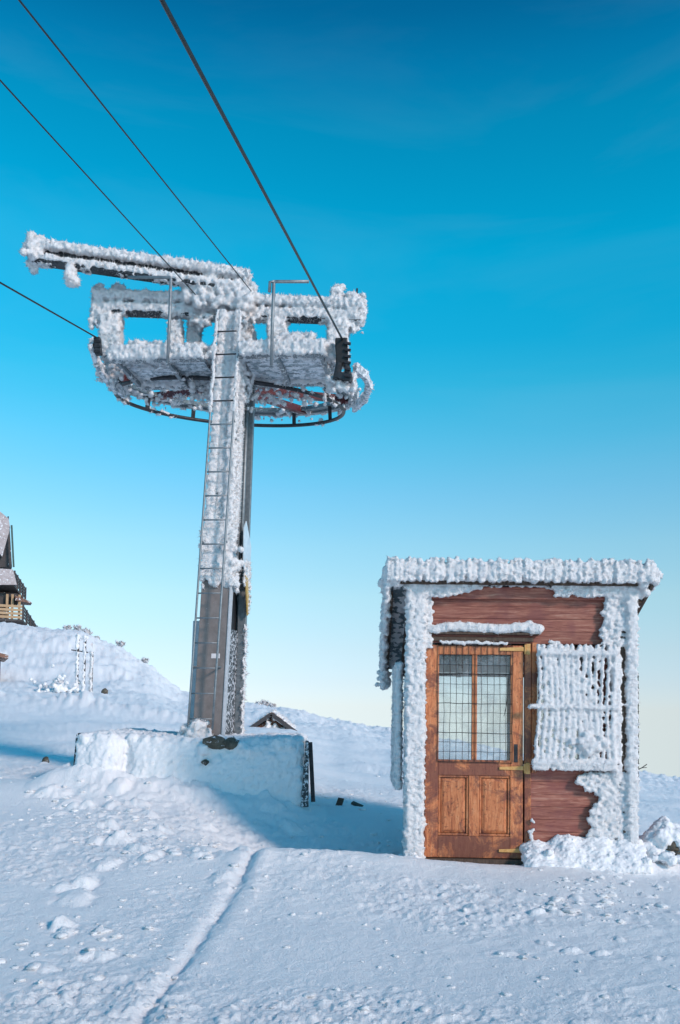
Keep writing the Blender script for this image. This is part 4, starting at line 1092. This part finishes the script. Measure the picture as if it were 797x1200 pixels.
for x in np.arange(PX0.x + .13, PX1.x - .08, 0.06):
    f_ = (x - PX0.x) / (PX1.x - PX0.x)
    zt = zt_ + (zt2 - zt_) * f_
    hollow = 0.20 * math.exp(-((f_ - .23) / .03)**2) - 0.07 * math.exp(-((f_ - .14) / .06)**2) - .05 * nz(f_, 0, 51, 6) - 0.05 * f_; zt = zt + .03 * nz(f_, 0, 52, 7)
    for k in range(12):
        q = k / 11
        a_ = q * 1.25
        zc = zt - .10 - 0.95 * (1 - math.cos(a_)); yc = 11.08 - .07 - 0.16 * math.sin(a_) + hollow
        ps.blob((x + rng.normal() * .012, yc + rng.normal() * .006, zc), .095 + .006 * rng.random())
    for k in range(3): ps.blob((x + rng.normal() * .03, 11.0 + rng.normal() * .03 + hollow, zt - .03 - .05 * rng.random()), .05 + .035 * rng.random())
    for yk in np.arange(11.1, 12.75, .12): ps.blob((x, yk, zt - .035 + .03 * rng.random()), (.085, .10, .06))
for i in range(120):
    ps.blob((PX1.x - .16 - abs(rng.normal()) * .45, 10.90 + rng.normal() * .04, zt2 - .1 - .55 * rng.random()), .06 + .05 * rng.random())
for i in range(160):
    ps.blob((rng.uniform(TO.x - .1, PX1.x - .14), 10.88 + rng.normal() * .03, -0.9 + .55 * rng.random()), .05 + .04 * rng.random())
ps.C = [tuple(np.array(c) - np.array(po)) for c in ps.C]
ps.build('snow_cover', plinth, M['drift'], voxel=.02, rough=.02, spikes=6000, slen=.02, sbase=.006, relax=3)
# broken masonry showing through under the mast
def lump(name, c, r, mat, parent=None, seed=0, sub_=2, off=Vector((0, 0, 0))):
    v, f = ICO2 if sub_ == 2 else ICO1
    g2 = np.random.default_rng(seed); w = v * (1 + 0.16 * g2.normal(size=(len(v), 1))) * np.array(r) + np.array(c) - np.array(off)
    return link(name, mesh_np(name, w, f), mat, parent)
lump('stone', U(252, 871, 10.86), (.16, .12, .09), M['rock'], plinth, 1, off=po)
lump('stone', U(271, 872, 10.86), (.10, .12, .085), M['rock'], plinth, 2, off=po)
lump('stone', U(241, 893, 10.80), (.045, .07, .035), M['rock'], plinth, 3, off=po)

# ------------------------------------------------------------------ ropes of the lift
def rope(name, label, p_px, p_off, vp, r, back_len, group=None):
    p = H(p_px[0], p_px[1], p_off); v = U(vp[0], vp[1], 1.0); v = v / v.y
    n_ = 60; pts = []
    L = p.y + back_len
    for i in range(n_ + 1):
        t = L * i / n_
        sag = 0.004 * t * (L - t) / L * 4 * 0.25
        pts.append(p - v * t - Vector((0, 0, sag)) * 0.3)
    pts = [q - p for q in pts]
    o = MB().tube(pts, r, 8).build(name, M['rope'], None, sm=True)
    o.location = p
    return tag(o, label, 'cable', group)
rope('haul_rope', 'thick dark haul rope running from the black rope block at the wheel', (402, 399), -.55, (525, 631), 0.0125, 10)
rope('haul_rope', 'dark haul rope leaving the wheel on the boom side, low over the pole', (114, 396), -.40, (525, 631), 0.0105, 10)
rope('signal_cable', 'thin dark cable reaching the mast head beside the end of the boom', (296, 343), -.2, (525, 631), 0.0065, 10)
rope('signal_cable', 'thin dark cable crossing in front of the rimed boom', (229, 345), -.55, (540, 687), 0.0065, 10)

# ------------------------------------------------------------------ things on and behind the slope
def on_ground(px, depth, py_hint=850):
    p = U(px, py_hint, depth); return Vector((p.x, p.y, gz(p.x, p.y)))
class LB(MB):
    """collector whose vertices are given in world space and built in the frame of a thing"""
    def __init__(s, root): super().__init__(); s.root = root
    def build(s, name, mat, parent=None, sm=False, bevel=0):
        o = Vector(s.root.location); s.v = [tuple(Vector(p) - o) for p in s.v]
        return MB.build(s, name, mat, parent if parent is not None else s.root, sm, bevel)

# rubble heaped beside the cabin, caked in snow
rb0 = HUT_O + Vector((2.42, 0.05, 0)); rb0.z = gz(rb0.x, rb0.y)
rub = thing('rubble_heap', 'low heap of dark rubble caked with snow beside the cabin corner', 'rubble', loc=rb0)
for i, (dx, dy, dz, r_) in enumerate([(-0.02, -.18, .10, .07), (0.19, -.25, .08, .09), (0.10, 0.05, .14, .12), (-.12, 0.02, .10, .10), (.28, .0, .09, .12), (.02, -.24, .03, .05)]):
    lump('stone', (dx, dy, dz), (r_, r_ * .8, r_ * .7), M['rock'], rub, 20 + i)
rs = Rime()
for i in range(520):
    dx, dy = rng.normal() * .20, rng.normal() * .14
    top = 0.34 * math.exp(-(dx / .26)**2 - (dy / .25)**2)
    zc = top * rng.random()
    if (abs(dx - .0) < .055 and dy < -.12 and .06 < zc < .14): continue
    rs.blob((dx, dy, zc - .02), .035 + .035 * rng.random())
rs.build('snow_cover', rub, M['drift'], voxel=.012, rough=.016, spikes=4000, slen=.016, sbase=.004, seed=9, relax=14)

# two boards sticking out of the drift between plinth and cabin
for i, (px, py, ln, rz, tl, lab) in enumerate([(398, 918, .17, 1.1, .9, 'stubby dark board end poking from snow beside the plinth strut'), (419, 913, .15, -.5, .35, 'short dark plank tip lying on the snow between plinth and cabin')]):
    q = U(px, py, 11.6); q.z = gz(q.x, q.y) + .015
    o = MB().box((-ln / 2, -.04, -.014), (ln / 2, .04, .014)).build('board_end', M['dark_wood'], None, bevel=.004)
    o.location = q; o.rotation_euler = (0.2, -tl if i == 0 else tl, rz if i == 0 else -.3)
    tag(o, lab, 'board')
# small dark stones on the slopes
for px, dpt, r_, lab in [(55, 13.5, .05, 'dark little stone in the snow left of the plinth'), (122, 36.0, .13, 'dark stone at the foot of the snowy mound near the poles')]:
    q = on_ground(px, dpt); o = lump('stone', (0, 0, 0), (r_, r_, r_ * 1.3), M['rock'], None, int(px)); o.location = q + Vector((0, 0, r_ * .6)); tag(o, lab, 'stone')

# frosted poles below the mound
def pole(name, px, dpt, py_top, r_, label, fat):
    q = on_ground(px, dpt); top = U(px, py_top, dpt)
    root = thing(name, label, 'pole', loc=q)
    h_ = top.z - q.z
    MB().tube([(0, 0, -.3), (0, 0, h_)], r_, 8).build('post', M['chalet_dark'], root, sm=True)
    if fat:
        MB().bar((-.28, 0, h_ * .74), (.42, 0, h_ * .70), .035, .045).build('cross_arm', M['chalet_dark'], root)
        MB().tube([(.28, 0, -.3), (.3, 0, h_ * .97)], r_ * .8, 8).build('post', M['chalet_dark'], root, sm=True)
    rr_ = Rime()
    for z in np.arange(.0, h_, .05):
        for k in range(3 if fat else 1):
            rr_.blob((-.02 + rng.normal() * .025 + (rng.integers(0, 2) * .28 if fat else 0), -.05 + rng.normal() * .03, z), .04 + .035 * rng.random())
    for i in range(16 if fat else 3): rr_.blob(((rng.random() - .2) * .5 if fat else 0, rng.normal() * .04, h_ * .97 + rng.normal() * .05), .06)
    if fat:
        for i in range(60): rr_.blob((-.75 + rng.normal() * .35, -.2 + rng.normal() * .2, abs(rng.normal()) * .35), .10)
    rr_.build('rime_crust', root, M['rime'], voxel=.035, rough=.02, spikes=1500, slen=.06, sbase=.015, seed=int(px))
    return root
pole('double_pole', 89, 37.0, 744, .05, 'frosted double pole with a cross arm in front of the mound', True)
pole('marker_pole', 106, 37.0, 764, .045, 'thin frosted marker pole beside the taller double pole', False)

# frosted shrubs on the skyline
def shrub(px, dpt, size, label, seed):
    q = on_ground(px, dpt); g2 = random.Random(seed)
    size *= .75
    root = thing('shrub', label, 'shrub', 'frosted shrubs on the mound' if 'mound' in label else 'frosted shrubs on the skyline', loc=q)
    m_ = MB(); tips = []
    for i in range(26):
        a = g2.random() * 6.28; d = Vector((math.cos(a) * g2.uniform(.2, 1), math.sin(a) * g2.uniform(.2, 1), g2.uniform(.3, 1))) * size
        mid = d * .5 + Vector((0, 0, .1 * size)); m_.tube([(0, 0, -.1), mid, d], [.02 * size, .014 * size, .006 * size], 4); tips += [mid, d]
    m_.build('branches', M['shrub'], root)
    rr_ = Rime()
    for t_ in tips:
        for k in range(3): rr_.blob((t_.x + g2.gauss(0, .07) * size, t_.y + g2.gauss(0, .07) * size, t_.z + g2.gauss(0, .07) * size), .05 * size + .06 * size * g2.random())
    rr_.build('rime_crust', root, M['shrub'], voxel=.035, rough=.03, spikes=900, slen=.14, sbase=.02, seed=seed)
SHR = [(88, 57, .45, 'frost-furred shrub on the mound crest right behind the double pole'), (98, 57, .5, 'frost-furred shrub on the mound crest right behind the double pole'),
       (76, 57, .35, 'small frosted shrub on the mound crest between chalet and double pole'), (110, 58, .35, 'small frosted shrub on the mound crest above the thin marker pole'),
       (139, 57.5, .45, 'grey frosted shrub halfway down the falling edge of the mound'), (168, 57.5, .42, 'lowest frosted shrub on the mound edge, nearest the tower mast'),
       (302, 57, .42, 'frosted shrub on the skyline straight behind the little gabled hut'), (310, 58, .5, 'frosted shrub on the skyline straight behind the little gabled hut'),
       (318, 57.5, .4, 'frosted shrub on the skyline straight behind the little gabled hut')]
for i, (px, dpt, sz, lab) in enumerate(SHR): shrub(px, dpt, sz, lab, 100 + i)

# little gabled hut half sunk behind the rise
q = on_ground(318, 30.0); GP = U(318, 858, 30.0); GP.z = min(GP.z, q.z + .3)
hut2 = thing('gabled_hut', 'little green hut with a snow-dusted gable roof behind the tower plinth', 'hut', loc=Vector((GP.x, GP.y, GP.z)))
k_ = 30.0 / F_PX
hw2, rise = 26 * k_, 20 * k_
MB().box((-hw2 * .82, .1, -.9), (hw2 * .82, 1.8, 0.06)).build('wall', M['green'], hut2)
MB().prism([(-hw2 * .8, .12, .07), (hw2 * .8, .12, .07), (0, .12, rise * .86)], (0, .05, 0)).build('gable', M['chalet_wood'], hut2)
for sgn in (-1, 1):
    r_ = MB().hexa([(sgn * hw2 * 1.12, -.15, -.03), (0, -.15, rise), (0, 2.0, rise), (sgn * hw2 * 1.12, 2.0, -.03), (sgn * hw2 * 1.12, -.15, .06), (0, -.15, rise + .10), (0, 2.0, rise + .10), (sgn * hw2 * 1.12, 2.0, .06)]).build('roof', M['chalet_wood'], hut2)
    MB().bar((sgn * hw2 * 1.14, -.2, -.0), (0, -.2, rise + .03), .05, .13).build('barge_board', M['chalet_dark'], r_)
for x0, z0, x1, z1 in ((-hw2 * .5, .1, 0, rise * .72), (hw2 * .5, .1, 0, rise * .72), (0, .05, 0, rise * .8)):
    MB().bar((x0, .06, z0), (x1 + .01, .06, z1), .05, .07).build('brace', M['chalet_wood'], hut2)
rr_ = Rime()
for i in range(240):
    t = rng.uniform(-1, 1); rr_.blob((t * hw2, rng.uniform(.2, 1.9), rise * (1 - abs(t)) + .12), .07)
for i in range(22): rr_.blob((rng.normal() * .16, -.02 + rng.normal() * .03, abs(rng.normal()) * .22 + .02), .07)
for i in range(24): rr_.blob((rng.uniform(-.6, .6) * hw2, .05, .08 + rng.random() * .06), .05)
rr_.build('rime_crust', hut2, M['rime'], voxel=.03, rough=.03, spikes=1500, slen=.08, sbase=.016, seed=77)

# roof corner of a shed at the picture's edge, and the chalet above it
q = on_ground(-30, 40.0)
sq = U(-20, 770, 40.0)
shed = thing('shed', 'brown shed roof corner low on the slope beneath the chalet', 'shed', loc=Vector((sq.x, sq.y, q.z)))
shed.rotation_euler = (0, 0, R(24))
h_ = sq.z - q.z
MB().box((-1.6, 0, -.4), (.75, 2.5, h_ - .1)).build('wall', M['chalet_dark'], shed)
MB().prism([(-2.2, -.3, h_ + .65), (1.05, -.3, h_ - .05), (1.05, -.3, h_ + .12), (-2.2, -.3, h_ + .85)], (0, 3.1, 0)).build('roof', M['chalet_wood'], shed)

CD = 60.0; ck = CD / F_PX
cg = U(-60, 742, CD)
chal = thing('chalet', 'tall wooden chalet with two railed balconies on top of the mound', 'chalet', loc=Vector((cg.x, cg.y, cg.z)))
chal.rotation_euler = (0, 0, R(22))
def cx_(px): return (px + 60) * ck
def cz_(py): return (742 - py) * ck
cl = MB().box((cx_(-110), .8, -1.5), (cx_(6), 8, cz_(680))).build('wall', M['chalet_wood'], chal)
MB().box((cx_(-110), .5, -1.5), (cx_(22), .79, cz_(729))).build('base_wall', M['chalet_dark'], chal)
MB().box((cx_(-110), .2, cz_(705)), (cx_(15), .75, cz_(690))).build('wall', M['chalet_dark'], chal)
for px in (3, 9, 17): MB().bar((cx_(px), -.1, cz_(722)), (cx_(px), -.1, cz_(692)), .16, .16).build('veranda_post', M['chalet_pale'], chal)
# upper gable
up = MB().prism([(cx_(-95), 1.2, cz_(665)), (cx_(8), 1.2, cz_(655)), (cx_(4), 1.2, cz_(610)), (cx_(-45), 1.2, cz_(575))], (0, 5, 0)).build('gable', M['chalet_dark'], chal)
rf = MB().prism([(cx_(-45), .6, cz_(590)), (cx_(-4), .6, cz_(645)), (cx_(4), .6, cz_(609)), (cx_(2), .6, cz_(598)), (cx_(-45), .6, cz_(560))], (0, 5, 0)).build('roof', M['shingle'], chal)
MB().bar((cx_(5.5), .5, cz_(606)), (cx_(9.5), .5, cz_(657)), .12, .16).build('roof_edge', M['green'], chal)
MB().tube([(cx_(1.5), .9, cz_(606)), (cx_(1.5), .9, cz_(594))], .05, 6).build('finial', M['chalet_dark'], chal)
# balconies: deck, then posts and rails
def balcony(x_in, x_out, py_deck, py_rail, py_deck2, py_rail2, name, mat, front):
    dk = MB().hexa([(cx_(-110), -.9, cz_(py_deck) - .14), (cx_(x_in), -.9, cz_(py_deck) - .14), (cx_(x_out), 3.2, cz_(py_deck2) - .14), (cx_(-110), 3.2, cz_(py_deck2) - .14),
                    (cx_(-110), -.9, cz_(py_deck)), (cx_(x_in), -.9, cz_(py_deck)), (cx_(x_out), 3.2, cz_(py_deck2)), (cx_(-110), 3.2, cz_(py_deck2))]).build(name, M['chalet_dark'], chal)
    a0, a1 = Vector((cx_(x_in), -.85, cz_(py_deck))), Vector((cx_(x_out), 3.15, cz_(py_deck2)))
    b0, b1 = Vector((cx_(x_in), -.85, cz_(py_rail))), Vector((cx_(x_out), 3.15, cz_(py_rail2)))
    for i in range(5):
        f_ = i / 4; MB().bar(a0.lerp(a1, f_) - Vector((0, 0, .1)), b0.lerp(b1, f_) + Vector((0, 0, .12)), .13, .13).build('rail_post', M['chalet_dark'], dk)
    for f_ in (.25, .5, .75, 1.0):
        MB().bar(a0.lerp(b0, f_), a1.lerp(b1, f_), .05, .12).build('rail', M['chalet_dark'], dk)
    if front:
        for f_ in (.15, .42, .69, .96):
            MB().bar((cx_(-110), -.88, cz_(py_deck) + f_ * (cz_(py_rail) - cz_(py_deck))), (cx_(x_in) - .06, -.88, cz_(py_deck) + f_ * (cz_(py_rail) - cz_(py_deck))), .05, .17).build('rail', M['chalet_pale'], dk)
        for px in (-20, -9, 8):
            MB().bar((cx_(px), -.82, cz_(py_deck)), (cx_(px), -.82, cz_(py_rail)), .1, .1).build('rail_post', M['chalet_pale'], dk)
    return dk
balcony(10, 26, 681, 667, 692, 677, 'upper_balcony', M['chalet_dark'], False)
balcony(21, 41, 723, 707, 736, 725, 'lower_balcony', M['chalet_dark'], True)
MB().hexa([(cx_(-110), -1.0, cz_(690)), (cx_(13), -1.0, cz_(682)), (cx_(13), -.2, cz_(682)), (cx_(-110), -.2, cz_(690)), (cx_(-110), -1.0, cz_(664)), (cx_(8), -1.0, cz_(664)), (cx_(8), -.2, cz_(664)), (cx_(-110), -.2, cz_(664))]).build('snow_bank', M['shingle'], chal)
MB().hexa([(cx_(12), -.6, cz_(700)), (cx_(32), .6, cz_(700)), (cx_(32), 2.4, cz_(699)), (cx_(12), 2.4, cz_(699)), (cx_(12), -.6, cz_(694)), (cx_(31), .6, cz_(698)), (cx_(31), 2.4, cz_(697)), (cx_(12), 2.4, cz_(692))]).build('canopy', M['chalet_wood'], chal)
